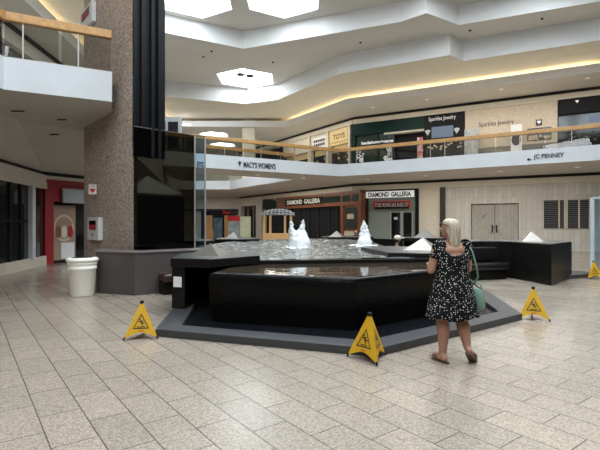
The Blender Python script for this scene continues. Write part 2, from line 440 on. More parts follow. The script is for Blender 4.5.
# --- upper stepped ceiling
ZL, ZLT, ZC, ZQ, ZT = 8.86, 9.3, 9.5, 10.5, 11.4
lip = [(24, 17.35), (14.5, 21.8), (2.9, 28.0), (-1.0, 34.0), (-9.6, 34.0), (-9.5, 20), (-9.05, 14.8), (-8.9, -7)]
lipc = lip + [(24, -7)]
coveback = offset_line(lip, -1.7)
f2 = [(24, 15.0), (13.04, 19.6), (8.0, 22.1), (7.1, 21.3), (2.03, 24.0), (-1.42, 29.0), (-3.6, 30.0), (-9.2, 27.9), (-7.5, 20), (-7.0, 12), (-6.9, -6.5)]
f2c = f2 + [(24, -6.5)]
f3 = [(24, 13.0), (12.1, 18.2), (7.2, 20.35), (5.4, 19.2), (4.46, 20.05), (-2.9, 23.1), (-6.5, 21.1), (-5.7, 14), (-5.6, -6)]
f3c = f3 + [(24, -6)]
BIG = [(-16, -7.2), (24.2, -7.2), (24.2, 50), (-16, 50)]
def hexa(cx, cy, r, a0=PI / 2): return [(cx + r * math.cos(a0 + k * PI / 3), cy + r * math.sin(a0 + k * PI / 3)) for k in range(6)]
sky_top = []
for j in range(7):
    y = 19.85 - 3.42 * j
    for i in range(-2, 5):
        x = -.75 + 3.95 * i + (1.97 if j % 2 else 0)
        if x < -4.9 or x > 11.0 or y - 1.9 < -6: continue
        if x > 1.5 and y > 18.3 - .35 * max(0, x - 5.0): continue
        if x > 5 and y > 17: continue
        if math.hypot(x + 4.5, y - 11.7) < 3.2: continue
        sky_top.append((x, y))
sky_mid = [(-3.35, 27.95)]
sky_far = [(-7.1, 37.2), (-7.2, 42.0)]
struct('ceiling_low', MB().flat(BIG, ZL, [lipc] + [hexa(x, y, 1.25) for x, y in sky_far]), M['soffit'])
struct('trim_4', MB().strip(lip, ZL, ZLT), M['ceilwhite'])
struct('trim_5', MB().strip(offset_line(lip, -.12), ZL + .05, ZLT), M['ceilwhite'])
struct('trim_6', MB().strip(coveback, ZL + .05, ZC + .0), M['cream'])
struct('ceiling_cove', MB().flat(coveback + [(26, -7)], ZC, [f2c]), mat('light cream plaster', (.82, .76, .62), .7, var=.03, vscale=2))
struct('trim_7', MB().strip(f2, ZC, ZQ), M['ceilwhite'])
struct('ceiling_middle', MB().flat(f2c, ZQ, [f3c] + [hexa(x, y, 1.9) for x, y in sky_mid]), M['ceil'])
struct('trim_8', MB().strip(f3, ZQ, ZT), M['ceilwhite'])
struct('ceiling_top', MB().flat(f3c, ZT, [hexa(x, y, 1.82) for x, y in sky_top]), M['ceil'])
def skylight(x, y, z, r, label, estr=None):
    t = thing('skylight', (x, y, z), label, 'skylight', 'hexagonal skylights overhead')
    MB().strip(hexa(x, y, r), z, z + .3, closed=True).build('shaft', M['white'], t)
    MB().flat(hexa(x, y, r), z + .3).build('diffuser', M['skylight'], t)
    return t
for i, (x, y) in enumerate(sky_top):
    lb = 'bright hexagonal skylight in the highest ceiling, above the picture'
    if y > 18.5 and -2 < x < 1: lb = 'bright hexagonal skylight at the top middle of the highest ceiling'
    elif y > 18.5 and x < -3: lb = 'bright hexagonal skylight in the highest ceiling beside the black mast'
    skylight(x, y, ZT, 1.82, lb)
t = skylight(sky_mid[0][0], sky_mid[0][1], ZQ, 1.9, 'smaller hexagonal skylight in the stepped ceiling with two dark round fixtures')
for dx in (-.28, .25):
    MB().lathe((sky_mid[0][0] + dx, sky_mid[0][1] - .3 + dx * .5, ZQ + .1), [(.05, 0), (.24, .0), (.24, .07), (.05, .09)], 16).build('fixture', M['blackmatte'], t)
for (x, y), lb in zip(sky_far, ('nearer of two far hexagonal skylights seen just above the bridge handrail', 'farther of two far hexagonal skylights seen behind the bridge railing')):
    skylight(x, y, ZL, 1.25, lb)
# cove lamps lying in the trough behind the lip
cv = offset_line(lip, -.85)
for i in range(len(cv) - 1):
    a, b = Vector((*cv[i], 0)), Vector((*cv[i + 1], 0)); d = (b - a).normalized(); 
    if i in (3, 7) or (b - a).length < .5: continue
    o = MB().rail([a + d * .2, b - d * .2], .08, ZL + .34, ZL + .40).build('cove_lamp', M['cove'])
    tag(o, 'warm cove light strip hidden in the ceiling trough', 'light', 'cove light strips along the stepped ceiling')

# --- walls
zst = {}
mb = MB(); mb.wbox(W1, -.2, W1.L, 0, 9.0, -.9, -.6); struct('wall_right', mb, M['blackmatte'])
mb = MB(); mb.wbox(W2, -.2, W2.L, 0, 9.0, -.9, -.6); struct('wall_back', mb, M['blackmatte'])
FB = Wall((-16, 46.6), (-6.0, 46.4))
mb = MB().wbox(FB, -.2, FB.L + .3, 3.05, 4.3, -.3, 0); mb.wbox(FB, -.2, FB.L + .3, 0, 3.0, -.6, -.5); struct('wall_far', mb, M['soffit'])
struct('wall_far_upper', MB().wbox(FB, -.2, FB.L + .3, 4.3, 9.2, -.3, -.05), M['cream'])
struct('trim_9', MB().wbox(FB, 0, FB.L, 2.88, 3.05, -.3, -.04), M['blackslot'])
for w, nm, L0, L1 in ((W1, 'right', 0, W1.L), (W2, 'back', 0, W2.L)):
    mb = MB(); mb.wbox(w, L0, L1, 3.78, 4.1, -.5, .12); mb.wbox(w, L0, L1, 8.36, 8.66, -.5, .12)
    struct('trim_' + nm, mb, M['cream'])['label'] = 'cream band above the shop fronts'
    mb = MB(); mb.wbox(w, L0, L1, 4.1, ZS, -.5, -.02); mb.wbox(w, L0, L1, 8.66, ZL, -.5, -.02)
    struct('trim_slot_' + nm, mb, M['blackslot'])
# left lower shop line
LW = Wall((-8.2, -7), (-8.75, 13.0)); LW2 = Wall((-8.75, 13.0), (-9.4, 16.5)); RS = Wall((-9.4, 16.5), (-8.5, 18.3)); RS2 = Wall((-8.5, 18.3), (-6.4, 21.1))
lw = [(-8.2, -7), (-8.75, 13.0), (-9.4, 16.5)]; lwr = lw + [(-8.5, 18.3), (-6.4, 21.1)]
struct('trim_10', MB().rail(offset_line(lwr, .12), .2, 3.28, 3.42), M['blackslot'])
struct('trim_11', MB().rail(lw, .24, 2.78, 3.28).rail(lwr[2:], .24, 3.15, 3.28), M['soffit'])
struct('baseboard_left', MB().rail(lw, .2, 0, .34), M['cream'])
# upper left wall behind the balcony
UL = [(-10.3, -7), (-10.65, 16.0), (-11.0, 21), (-11.0, 36)]
struct('wall_left_upper', MB().rail(offset_line(UL, .25), .2, ZF, 8.5), M['greywood'])
struct('trim_12', MB().rail(UL, .2, 8.62, ZL), M['blackslot'])
struct('trim_13', MB().rail(UL, .24, 8.1, 8.62), M['soffit'])
struct('wall_left_end', MB().wbox(Wall((-6.5, 21.3), (-9.5, 36.2)), 0, 15, 0, ZS, -.3, -.1), M['soffit'])

# white column standing on the far balcony
o = MB().box((-3.95, 34.85, (ZF + ZC) / 2), (.95, .7, ZC - ZF)).build('column', M['cream'], bevel=.02); tag(o, 'plain cream square column rising from the far balcony', 'column')

# ================================================================== ELEVATOR PIER
K1, K2, K3, K0 = (-3.71, 10.0), (-6.24, 13.0), (-5.71, 13.44), (-3.18, 10.44)
uu = Vector((.764, .6446, 0)); vv = Vector((-.6446, .764, 0))
pier = thing('elevator_pier', (-4.7, 11.7, 0), 'tall speckled brown granite pier rising past the balcony with black edge', 'pier')
MB().prism([K1, K2, K3, K0], 3.3, 11.38).build('shaft', M['granite'], pier)
q1, q2 = (K1[0] + .07, K1[1] + .06), (K2[0] + .07, K2[1] + .06)
MB().prism([K1, K2, q2, q1], 0, 3.3).build('lower_wall', M['granite'], pier)
k1 = Vector((*K1, 0))
cl = MB()
def pp(a, b): q = k1 + uu * a + vv * b; return (q.x, q.y)
cl.prism([pp(-.02, -.02), pp(.70, -.02), pp(.70, -.10), pp(-.02, -.10)], 3.0, 11.38)
c_ = cl.build('cladding', M['black'], pier); c_['label'] = 'black metal face of the pier'
for a in (.12, .34, .50):
    MB().prism([pp(a, -.10), pp(a + .07, -.10), pp(a + .07, -.20), pp(a, -.20)], 3.0, 11.37).build('guide_rail', M['black'], pier)
# glass round the lift
S0, G1, G2, G3 = Vector((-3.62, 9.80, 0)), Vector((-2.53, 10.82, 0)), Vector((-2.32, 11.0, 0)), Vector((-3.1, 14.6, 0))
enc = thing('glass_enclosure', (-3.2, 11.4, .9), 'smoked glass screen around the lift behind the granite planter', 'glass screen')
def gl(a, b, m, z0=.93, z1=3.62, nm='pane'):
    d = (b - a).normalized(); n = Vector((-d.y, d.x, 0)) * .008
    MB().prism([a + n, b + n, b - n, a - n], z0, z1).build(nm, m, enc)
gl(S0, G1, M['smoke']); gl(G1 + Vector((.02, .02, 0)), G2, M['paleglass']); gl(G2, G3, M['smoke'])
for q in (G1, G2):
    MB().box((q.x, q.y, 2.27), (.035, .035, 2.7)).build('corner_bead', M['steel'], enc)
MB().rail([S0, G1, G2, G3], .02, 3.62, 3.64).build('top_trim', mat('dark steel trim', (.06, .06, .06), .5), enc)
cab = thing('elevator_cab', (-4.54, 13.4, 0), 'dark lift car with a low pyramid roof behind smoked glass', 'elevator')
cc = Vector((-4.54, 13.4, 0)); h = .79
cp = [cc + uu * a * h + vv * b * h for a, b in ((-1, -1), (1, -1), (1, 1), (-1, 1))]
MB().prism(cp, .05, 2.3).build('body', M['black'], cab)
MB().add([(p.x, p.y, 2.36) for p in cp] + [(cc.x, cc.y, 2.92)], [(0, 1, 4), (1, 2, 4), (2, 3, 4), (3, 0, 4), (3, 2, 1, 0)]).build('roof', M['greyblue'], cab)
mb = MB()
for i in range(4): mb.tube([(cp[i].x, cp[i].y, 2.37), (cc.x, cc.y, 2.93)], .012, 6)
mb.build('roof_ridge', M['white'], cab)
mb = MB()
for i in range(4):
    a, b = cp[i], cp[(i + 1) % 4]
    for k in range(26):
        q = a.lerp(b, (k + .5) / 26); mb.box((q.x, q.y, 2.33), (.03, .03, .045))
mb.build('bulb_trim', M['cream'], cab)
# granite planter wall in front of the pier
pl = thing('stone_planter', (-3.46, 9.6, 0), 'low dark brown granite planter wall below the pier on the left', 'planter')
ppoly = [(-4.43, 9.78), (-3.46, 9.44), (-1.9, 10.61), (-2.2, 11.15), (-2.46, 10.93), (-3.62, 9.76), (-4.6, 10.6)]
MB().prism(ppoly, 0, .89).build('body', M['brownwall'], pl, bevel=.008)
MB().prism([(-4.45, 9.77), (-3.46, 9.41), (-1.88, 10.6), (-2.3, 11.17), (-2.46, 10.98), (-3.62, 9.76), (-4.62, 10.62)], .89, .92).build('coping', mat('lighter granite top', (.20, .17, .16), .35, var=.3, vscale=120), pl)
def bench(name, a, b, depth, label, m, back=None, nrm=None):
    a, b = Vector((*a, 0)), Vector((*b, 0)); d = (b - a).normalized(); n = Vector((d.y, -d.x, 0))
    if n.dot(-a) < 0: n = -n
    t = thing(name, ((a.x + b.x) / 2, (a.y + b.y) / 2, 0), label, 'bench')
    def q(s, e, z): v = a + d * s + n * e; return (v.x, v.y, z)
    L = (b - a).length
    def bx(s0, s1, e0, e1, z0, z1): 
        return MB().box8([q(s0, e0, z0), q(s1, e0, z0), q(s1, e1, z0), q(s0, e1, z0), q(s0, e0, z1), q(s1, e0, z1), q(s1, e1, z1), q(s0, e1, z1)])
    bx(.04, L - .04, .01, depth - .12, 0, .26).build('base', M['blackstone'], t)
    bx(0, L, .0, depth, .27, .45).build('seat', m, t, bevel=.06, bseg=4, smooth=True)
    if back: bx(0, L, .0, .16, .47, back).build('backrest', m, t, bevel=.05, bseg=4, smooth=True)
    return t
bench('bench', (-3.08, 9.70), (-2.0, 10.5), .42, 'dark maroon padded bench against the brown planter wall', M['maroon'])

# ================================================================== RAILINGS
def railing(name, pts, label, step=2.1, inset=.1, first=.5, z=ZF):
    t = thing(name, (pts[0][0], pts[0][1], z), label, 'railing', None)
    MB().rail(pts, .13, z + .74, z + .93).build('handrail', M['wood'], t, bevel=.02)
    for i in range(len(pts) - 1):
        a, b = Vector((*pts[i], 0)), Vector((*pts[i + 1], 0)); L = (b - a).length; d = (b - a).normalized(); n = max(1, round(L / step)); w = L / n
        for k in range(n):
            p0 = a + d * (w * k + .03); p1 = a + d * (w * (k + 1) - .03)
            MB().rail([p0, p1], .012, z + .02, z + .76).build('glass_panel', M['glass'], t)
            c = a + d * (w * (k + first))
            MB().box((c.x, c.y, z + .38), (.03, .03, .74), math.atan2(d.y, d.x)).build('post', M['steel'], t)
    return t
railing('balcony_railing', offset_line(front, -.09), 'long oak and glass railing along the far white balcony edge')
railing('balcony_railing', offset_line([left_front[1], left_front[2], left_front[3]], -.02)[:2] + [(-6.32, 2)], 'oak and glass railing on the left balcony beside the granite pier', step=1.05, first=.66)
railing('balcony_railing', offset_line([(-5.3, 24.8), (-.4, 28.1)], -.06), 'oak handrail on the back side of the bridge, behind the front railing')
railing('balcony_railing', [(-5.7, 36.1), (-9.4, 36.1)], 'short oak railing on the distant balcony past the bridge')

# lettering on the white balcony edge
def fascia_text(w, s, px0, px1, py0, py1, m, label, name='wall_lettering', bold=.02):
    s0, s1 = w.s(px0), w.s(px1); zt, zb = w.z(px0, py0), w.z(px0, py1)
    o = text(name, s, m, w.p(s0, .005, zb), w.u * (1 if s1 > s0 else -1), (0, 0, 1), abs(s1 - s0), zt - zb, depth=.02, bold=bold)
    tag(o, label, 'lettering'); return o
FR = Wall(front[1], front[2]); FBR = Wall(front[2], front[3])
M['letterblack'] = mat('black letters', (.012, .012, .014), .5)
def arrow(w, px, py, size, up, label):
    s, z = w.s(px), w.z(px, py); r = w.u if (w.p(1, 0, 0) - w.p(0, 0, 0)).x > 0 else -w.u
    o = w.p(s, .02, z); k = size
    mb = MB()
    pts = [(-.5, -.0), (0, .5), (.5, 0), (.16, 0), (.16, -.5), (-.16, -.5), (-.16, 0)] if up else [(0, -.5), (-.5, 0), (0, .5), (0, .16), (.5, .16), (.5, -.16), (0, -.16)]
    vs = [o + r * (a * k) + Vector((0, 0, b * k)) for a, b in pts]
    mb.add(vs, [tuple(range(7))]); ob = mb.build('arrow_mark', M['letterblack'], None, solid=.02); tag(ob, label, 'lettering')
fascia_text(FBR, "MACY'S WOMEN'S", 243.5, 275.5, 161.5, 167.5, M['letterblack'], "black store-direction lettering on the bridge edge, left of the bend")
arrow(FBR, 239.5, 163.3, .24, True, 'small black up arrow left of the lettering on the bridge edge')
fascia_text(FBR, 'EYZ', 197, 203.6, 161.6, 166.3, M['letterblack'], 'black letters on the bridge edge seen through the clear lift glass')
fascia_text(FR, 'JC PENNEY', 533.5, 564, 154.6, 160.3, M['letterblack'], 'black store-direction lettering on the balcony edge at the right')
arrow(FR, 529, 159.5, .17, False, 'small black left arrow beside the lettering at the right')
for o in list(C.objects):
    if o.name.startswith('wall_lettering') and o['label'].endswith('at the right'):
        pass

# ================================================================== SHOP FRONTS (right line, upper storey)
def panel(w, name, px0, px1, z0, z1, d0, d1, m, parent=None, **kw):
    return MB().wbox(w, w.s(px0), w.s(px1), z0, z1, d0, d1).build(name, m, parent, **kw)
def wall_text(w, s, px0, px1, z0, z1, d, m, parent, name='lettering', **kw):
    s0, s1 = w.s(px0), w.s(px1); r = w.u * (1 if s1 > s0 else -1)
    return text(name, s, m, w.p(s0, d, z0), r, (0, 0, 1), abs(s1 - s0), z1 - z0, parent, **kw)
def front_thing(w, px0, px1, z, label, name='storefront', cat='shop front'):
    p = w.p((w.s(px0) + w.s(px1)) / 2, 0, z); return thing(name, p, label, cat)
UT = 8.36
# dark green shop
t = front_thing(W1, 353, 424.5, ZF, 'dark green upper shop front with patterned windows above the bridge corner')
zb = W1.z(400, 131)
panel(W1, 'fascia_board', 351.5, 424.5, zb, UT, -.3, .06, M['green'], t)
panel(W1, 'post', 351.5, 355, ZF, zb, -.3, .05, M['green'], t)
panel(W1, 'window_glass', 355, 377, ZF, zb, -.2, -.15, M['greenglass'], t)
panel(W1, 'window_glass', 378, 394, ZF, zb, -.2, -.15, M['greenglass'], t)
panel(W1, 'mullion', 377, 378, ZF, zb, -.2, -.1, M['black'], t)
mb = MB()
for a0, a1 in ((356, 364), (384, 391)):
    for k in range(16):
        px = random.uniform(a0, a1); z = random.uniform(ZF + .4, zb - .9); r = random.uniform(.06, .16); p = W1.p(W1.s(px), -.13, z)
        n = 10
        ring = [p + W1.u * (math.cos(2 * PI * i / n) * r) + Vector((0, 0, math.sin(2 * PI * i / n) * r)) for i in range(n)]
        rin = [p + W1.u * (math.cos(2 * PI * i / n) * r * .6) + Vector((0, 0, math.sin(2 * PI * i / n) * r * .6)) for i in range(n)]
        mb.add(ring + rin, [(i, (i + 1) % n, n + (i + 1) % n, n + i) for i in range(n)])
mb.build('window_pattern', M['letterwhite'], t)
wall_text(W1, 'badalogo+nana', 361, 393, W1.z(377, 144), W1.z(377, 140), -.1, M['letterwhite'], t, bold=.02)
panel(W1, 'ceiling_edge', 384, 424, zb - .12, zb, -.5, .0, M['cream'], t)
panel(W1, 'doorway', 394, 424.5, ZF, zb, -.58, -.5, M['blackmatte'], t)
o = panel(W1, 'banner', 417, 422.5, ZF, W1.z(420, 137), -.1, -.06, poster_mat('white red banner', ((.6, .58, .55), (.5, .06, .05)))); tag(o, 'white and red banner stand at the dark upper shop doorway', 'banner')
# black jewellery shop with a screen
t = front_thing(W1, 425, 465, ZF, 'black upper jewellery shop front with a lit screen')
panel(W1, 'fascia_board', 424.7, 465, W1.z(445, 139.5), UT, -.3, .08, M['blackmatte'], t)
panel(W1, 'screen', 432, 453.5, W1.z(443, 137.5), W1.z(443, 126.5), .08, .12, M['screen'], t)
wall_text(W1, 'Sparkles Jewelry', 429, 456, W1.z(443, 121.3), W1.z(443, 116.2), .08, M['letterwhite'], t, bold=-.005)
for px in (428, 457):
    p = W1.p(W1.s(px), .09, W1.z(px, 133 if px < 440 else 131)); k = .18
    MB().add([p + W1.u * a * k + Vector((0, 0, b * k)) for a, b in ((-1, .6), (-.5, 1), (.5, 1), (1, .6), (0, -1))], [(0, 1, 2, 3, 4)]).build('diamond_mark', M['greyblue'], t)
panel(W1, 'window_glass', 425, 464.5, ZF, W1.z(445, 139.5), -.2, -.15, M['shopglass'], t)
panel(W1, 'mullion', 444, 445, ZF, W1.z(445, 139.5), -.2, -.05, M['steel'], t)
mb = MB()
for k in range(14):
    p = W1.p(W1.s(random.uniform(428, 462)), -.13, W1.z(445, random.uniform(143, 149))); mb.box(p, (.12, .05, .1))
mb.build('display_goods', M['boneboard'], t)
# travertine hoarding
t = front_thing(W1, 465, 557, ZF, 'beige upper hoarding with dark jewellery shop lettering')
panel(W1, 'board', 465.2, 557.5, W1.z(540, 143.5), UT, -.3, .05, M['boneboard'], t)
panel(W1, 'skirting', 465.2, 557.5, ZF, W1.z(540, 143.5), -.3, .04, M['greywood'], t)
wall_text(W1, 'Sparkles Jewelry', 479, 514, W1.z(497, 127), W1.z(497, 120.8), .05, M['letterblack'], t, bold=.0)
panel(W1, 'logo_square', 536, 542, W1.z(539, 125.8), W1.z(539, 119.8), .05, .08, M['letterblack'], t)
p = W1.p(W1.s(539), .10, W1.z(539, 122.5)); k = .11
MB().add([p + W1.u * a * k + Vector((0, 0, b * k)) for a, b in ((-1, .4), (-.5, .9), (0, .6), (.5, .9), (1, .4), (0, -1))], [(0, 1, 2, 3, 4, 5)]).build('logo_mark', M['letterwhite'], t)
panel(W1, 'display_window', 527, 551.5, W1.z(539, 140.5), W1.z(539, 128), .05, .07, M['shopglass'], t)
mb = MB()
for k in range(26):
    p = W1.p(W1.s(random.uniform(529, 550)), .09, W1.z(539, random.uniform(136, 139.5))); mb.box(p, (random.uniform(.05, .2), .03, random.uniform(.05, .16)))
mb.build('display_goods', M['boneboard'], t)
o = panel(W1, 'poster_board', 465.8, 479.5, ZF, W1.z(472, 130.5), .45, .5, poster_mat('pale poster', ((.45, .45, .44), (.30, .32, .33)))); tag(o, 'pale freestanding poster board beside the black jewellery shop', 'poster')
pt = thing('poster_board', W1.p(W1.s(517), .45, ZF), 'white poster board with a dark oval picture before the beige hoarding', 'poster')
panel(W1, 'board', 511.5, 522.5, ZF, W1.z(517, 126), .45, .5, M['paper'], pt)
p = W1.p(W1.s(516.8), .51, W1.z(517, 141))
MB().add([p + W1.u * (math.cos(2 * PI * i / 20) * .24) + Vector((0, 0, math.sin(2 * PI * i / 20) * .34)) for i in range(20)], [tuple(range(20))]).build('picture', mat('brown print', (.05, .03, .03), .6), pt)
# black shop at the right edge
t = front_thing(W1, 558, 640, ZF, 'black-topped upper shop front with grey glass at the right edge')
zb = W1.z(580, 113)
panel(W1, 'fascia_board', 558.2, 640, zb, UT, -.3, .12, M['blackmatte'], t)
p = W1.p(W1.s(577), .13, W1.z(577, 102)); k = .09
MB().add([p + W1.u * a * k + Vector((0, 0, b * k)) for a, b in ((-1, .4), (-.5, .9), (0, .6), (.5, .9), (1, .4), (0, -1))], [(0, 1, 2, 3, 4, 5)]).build('logo_mark', M['letterwhite'], t)
panel(W1, 'window_glass', 558.5, 640, W1.z(580, 130), zb, -.2, -.15, mat('grey glass', (.10, .12, .13), .1, spec=.6), t)
panel(W1, 'window_glass', 558.5, 640, ZF, W1.z(580, 130), -.2, -.15, M['shopglass'], t)
panel(W1, 'lit_panel', 588, 603, W1.z(595, 120.5), W1.z(595, 114.5), -.14, -.1, M['screen'], t)
mb = MB()
for k in range(30):
    p = W1.p(W1.s(random.uniform(566, 618)), -.1, W1.z(585, random.uniform(132, 141))); mb.box(p, (random.uniform(.05, .16), .05, random.uniform(.03, .09)))
mb.build('display_goods', M['greywood'], t)

# back line, upper storey: three small lit shops
shops = [(329.5, 350.5, 'narrow upper shop with a lit gold sign next to the green shop'),
         (311, 328.5, 'narrow upper shop with a white sign, middle of the lit row'),
         (283, 310, 'upper shop with warm lit window at the far end of the lit row')]
for i, (a, b, lb) in enumerate(shops):
    t = front_thing(W2, a, b, ZF, lb)
    zt = UT; zs = W2.z((a + b) / 2, 0) * 0 + 7.25
    panel(W2, 'post', b - 1.2, b + .3, ZF, zt, -.3, .1, M['cream'], t)
    panel(W2, 'header', a, b - 1.2, zs, zt, -.3, -.02, M['cream'] if i else M['goldsign'], t)
    panel(W2, 'interior', a, b - 1.2, zs - .5, zs, -.5, -.4, M['warmglow'], t)
    panel(W2, 'window_glass', a, b - 1.2, ZF, zs - .5, -.3, -.25, M['shopglass'], t)
    mb = MB()
    for k in range(16):
        p = W2.p(W2.s(random.uniform(a + 1, b - 2)), -.2, random.uniform(5.4, 7.0)); mb.ball(p, random.uniform(.03, .09), seg=8, rings=6)
    mb.build('display_goods', M['goldsign'], t)
t = front_thing(W2, 313.5, 327, 7.35, 'white upper shop sign on the middle lit shop', 'shop_sign', 'sign')
panel(W2, 'board', 313.5, 326.5, 7.3, 8.12, 0, .07, M['white'], t)
for z in (7.75, 7.45):
    mb = MB()
    for k in range(6):
        s = W2.s(314.6 + k * 1.9); mb.wbox(W2, s, W2.s(315.9 + k * 1.9), z, z + .2, .07, .09)
    mb.build('lettering', M['darkink'], t)
t = front_thing(W2, 331, 347, 7.4, 'gold lit upper shop sign with dark letters beside the green shop', 'shop_sign', 'sign')
panel(W2, 'board', 330.5, 348, 7.45, 8.15, 0, .06, M['goldsign'], t)
wall_text(W2, 'TOYS', 333.5, 345.5, 7.6, 8.0, .06, M['redwood'], t, bold=.03)

# ================================================================== LOWER STOREY SHOPS
LT = 3.78
# pale Diamond Galleria
t = front_thing(W1, 365, 417, 0, 'pale green lower shop front with dark double doors framed in black')
panel(W1, 'frame', 362.5, 367, 0, LT, -.4, .1, M['black'], t); panel(W1, 'frame', 415.5, 419, 0, LT, -.4, .1, M['black'], t)
panel(W1, 'header', 367, 415.5, LT - .12, LT, -.4, .1, M['black'], t)
panel(W1, 'wall_panel', 367, 415.5, 0, LT - .12, -.4, -.3, M['palegreen'], t)
for a, b in ((390.5, 398.5), (402.5, 411)):
    d = panel(W1, 'door', a, b, .05, W1.z(400, 212.5), -.3, -.22, M['shopglass'], t)
o = panel(W1, 'notice_sheet', 393, 396.5, W1.z(395, 219.5), W1.z(395, 217), -.21, -.19, M['paper']); tag(o, 'small white notice on the dark door of the pale shop', 'notice')
for px in (389.5, 400.5, 411.6):
    panel(W1, 'door_frame', px - .7, px + .7, 0, W1.z(400, 211), -.3, -.2, M['greyblue'], t)
t = front_thing(W1, 367, 415, 3.2, 'white lower sign board with black lettering over the pale shop', 'shop_sign', 'sign')
panel(W1, 'board', 367, 414.7, W1.z(391, 197.6), W1.z(391, 191.2), .1, .2, M['backlit'], t)
wall_text(W1, 'DIAMOND  GALLERIA', 369.5, 412, W1.z(391, 196.9), W1.z(391, 192.0), .2, M['letterblack'], t, bold=.035)
t = front_thing(W1, 373, 410, 2.8, 'black sale sign with red ends and white letters over the doors', 'sale_sign', 'sign')
panel(W1, 'board', 373.5, 410, W1.z(391, 208.8), W1.z(391, 201), -.1, .0, M['blackmatte'], t)
mb = MB(); mb.wbox(W1, W1.s(373.5), W1.s(410), W1.z(391, 201.9), W1.z(391, 201), .0, .02); mb.wbox(W1, W1.s(373.3), W1.s(374.6), W1.z(391, 208.8), W1.z(391, 201), 0, .02); mb.wbox(W1, W1.s(409), W1.s(410.3), W1.z(391, 208.8), W1.z(391, 201), 0, .02)
mb.build('red_band', M['brightred'], t)
wall_text(W1, 'STORE MOVING SALE 40-60% OFF', 375, 408.5, W1.z(391, 206.9), W1.z(391, 202.8), .012, M['letterred'], t, bold=-.01)
# cream panel and post
t = front_thing(W1, 419, 440, 0, 'plain cream wall panel between the pale shop and the dark post', 'cream_panel', 'panel')
panel(W1, 'board', 419, 440.3, 0, LT, -.4, .0, M['cream'], t)
panel(W1, 'recess', 425, 437, 0, W1.z(431, 211), .0, .03, M['cream'], t)
o = panel(W1, 'post', 440.3, 445.3, 0, LT, -.3, .15, mat('dark brown post', (.03, .018, .016), .5)); tag(o, 'dark brown post at the left end of the plank hoarding', 'post')
# plank hoarding with double doors and louvred windows
t = front_thing(W1, 446, 680, 0, 'pale whitewashed plank hoarding with double doors on the right', 'hoarding', 'hoarding')
s0, s1 = W1.s(445.5), W1.s(680); da, db = W1.s(471), W1.s(518.8); dz = W1.z(495, 203.5)
mb = MB()
mb.wbox(W1, s0, da, 0, LT, -.3, 0); mb.wbox(W1, db, s1, 0, LT, -.3, 0); mb.wbox(W1, da, db, dz, LT, -.3, 0)
mb.build('boards', M['planks'], t, uvwall=W1)
mid = (da + db) / 2
for a, b, hs in ((da + .03, mid - .01, mid - .12), (mid + .01, db - .03, mid + .12)):
    d = MB().wbox(W1, a, b, .03, dz - .03, -.2, -.12).build('door', M['doorplanks'], t, uvwall=W1)
    MB().wbox(W1, hs - .03, hs + .03, 1.0, 1.45, -.12, -.05).build('handle', M['black'], d)
    mb = MB(); w_ = W1
    for z0, z1 in ((.1, 1.25), (1.35, dz - .15)):
        for (xa, za), (xb, zb_) in (((a + .05, z0), (b - .05, z1)), ((a + .05, z1), (b - .05, z0))):
            k = .05
            mb.box8([w_.p(xa - k, -.12, za), w_.p(xa + k, -.12, za), w_.p(xa + k, -.09, za), w_.p(xa - k, -.09, za), w_.p(xb - k, -.12, zb_), w_.p(xb + k, -.12, zb_), w_.p(xb + k, -.09, zb_), w_.p(xb - k, -.09, zb_)])
    mb.build('brace', M['doorplanks'], d, uvwall=W1)
mb = MB(); mb.wbox(W1, da - .1, db + .1, dz, dz + .1, 0, .05); mb.wbox(W1, da - .1, da, 0, dz, 0, .05); mb.wbox(W1, db, db + .1, 0, dz, 0, .05); mb.build('door_frame', M['planks'], t, uvwall=W1)
for k, (a, b) in enumerate(((544, 565), (568, 590))):
    zt, zb = W1.z(567, 200), W1.z(567, 228.5)
    fr = panel(W1, 'louvre_window', a, b, zb, zt, 0, .03, M['blackmatte'], t)
    mb = MB(); sa, sb = W1.s(a), W1.s(b); n = 15
    for i in range(n):
        z = zb + (zt - zb) * (i + .5) / n; mb.wbox(W1, sa + .03, sb - .03, z - .03, z + .015, .03, .055)
    mb.build('slats', mat('dark grey louvre', (.10, .10, .105), .5), fr)
    mb = MB(); c = W1.s(a + (b - a) * (.72 if k == 0 else .5)); mb.wbox(W1, c - .035, c + .035, zb, zt, .03, .07); mb.wbox(W1, sb - .05, sb + .05, zb, zt, .0, .07); mb.build('mullion', M['boneboard'], fr)
# wooden Diamond Galleria (back line)
t = front_thing(W2, 277, 363, 0, 'red-brown wooden lower shop front with dark glass behind the fountain')
panel(W2, 'header', 277, 362, 2.95, 3.72, -.4, .06, M['redwood'], t)
panel(W2, 'cornice', 277, 362, 3.6, 3.78, -.4, .14, M['redwood'], t)
panel(W2, 'lintel', 277, 362, 2.8, 2.98, -.4, .12, M['redwood'], t)
for a, b in ((324, 341), (343, 351), (352.5, 359)):
    panel(W2, 'green_panel', a, b, 3.08, 3.52, .06, .09, M['greenglass'], t)
panel(W2, 'shop_glass', 287, 342, 0, 2.8, -.4, -.35, M['shopglass'], t)
mb = MB()
for px in (297, 306, 315, 326, 334):
    s = W2.s(px); mb.wbox(W2, s - .03, s + .03, 0, 2.8, -.35, -.28)
mb.build('mullions', mat('dark bronze', (.045, .035, .028), .4), t)
panel(W2, 'post', 341.5, 344.5, 0, 2.8, -.3, .1, M['redwood'], t); panel(W2, 'post', 358.5, 362, 0, 2.8, -.3, .1, M['redwood'], t); panel(W2, 'post', 277, 287, 0, 2.8, -.4, -.1, M['blackmatte'], t)
panel(W2, 'panel_below', 344.5, 358.5, 0, 1.0, -.3, .05, M['cream'], t)
panel(W2, 'display_case', 344.5, 358.5, 1.0, 2.8, -.3, .02, M['redwood'], t)
panel(W2, 'case_glass', 346, 357.5, 1.15, 2.65, .02, .05, M['greenglass'], t)
mb = MB()
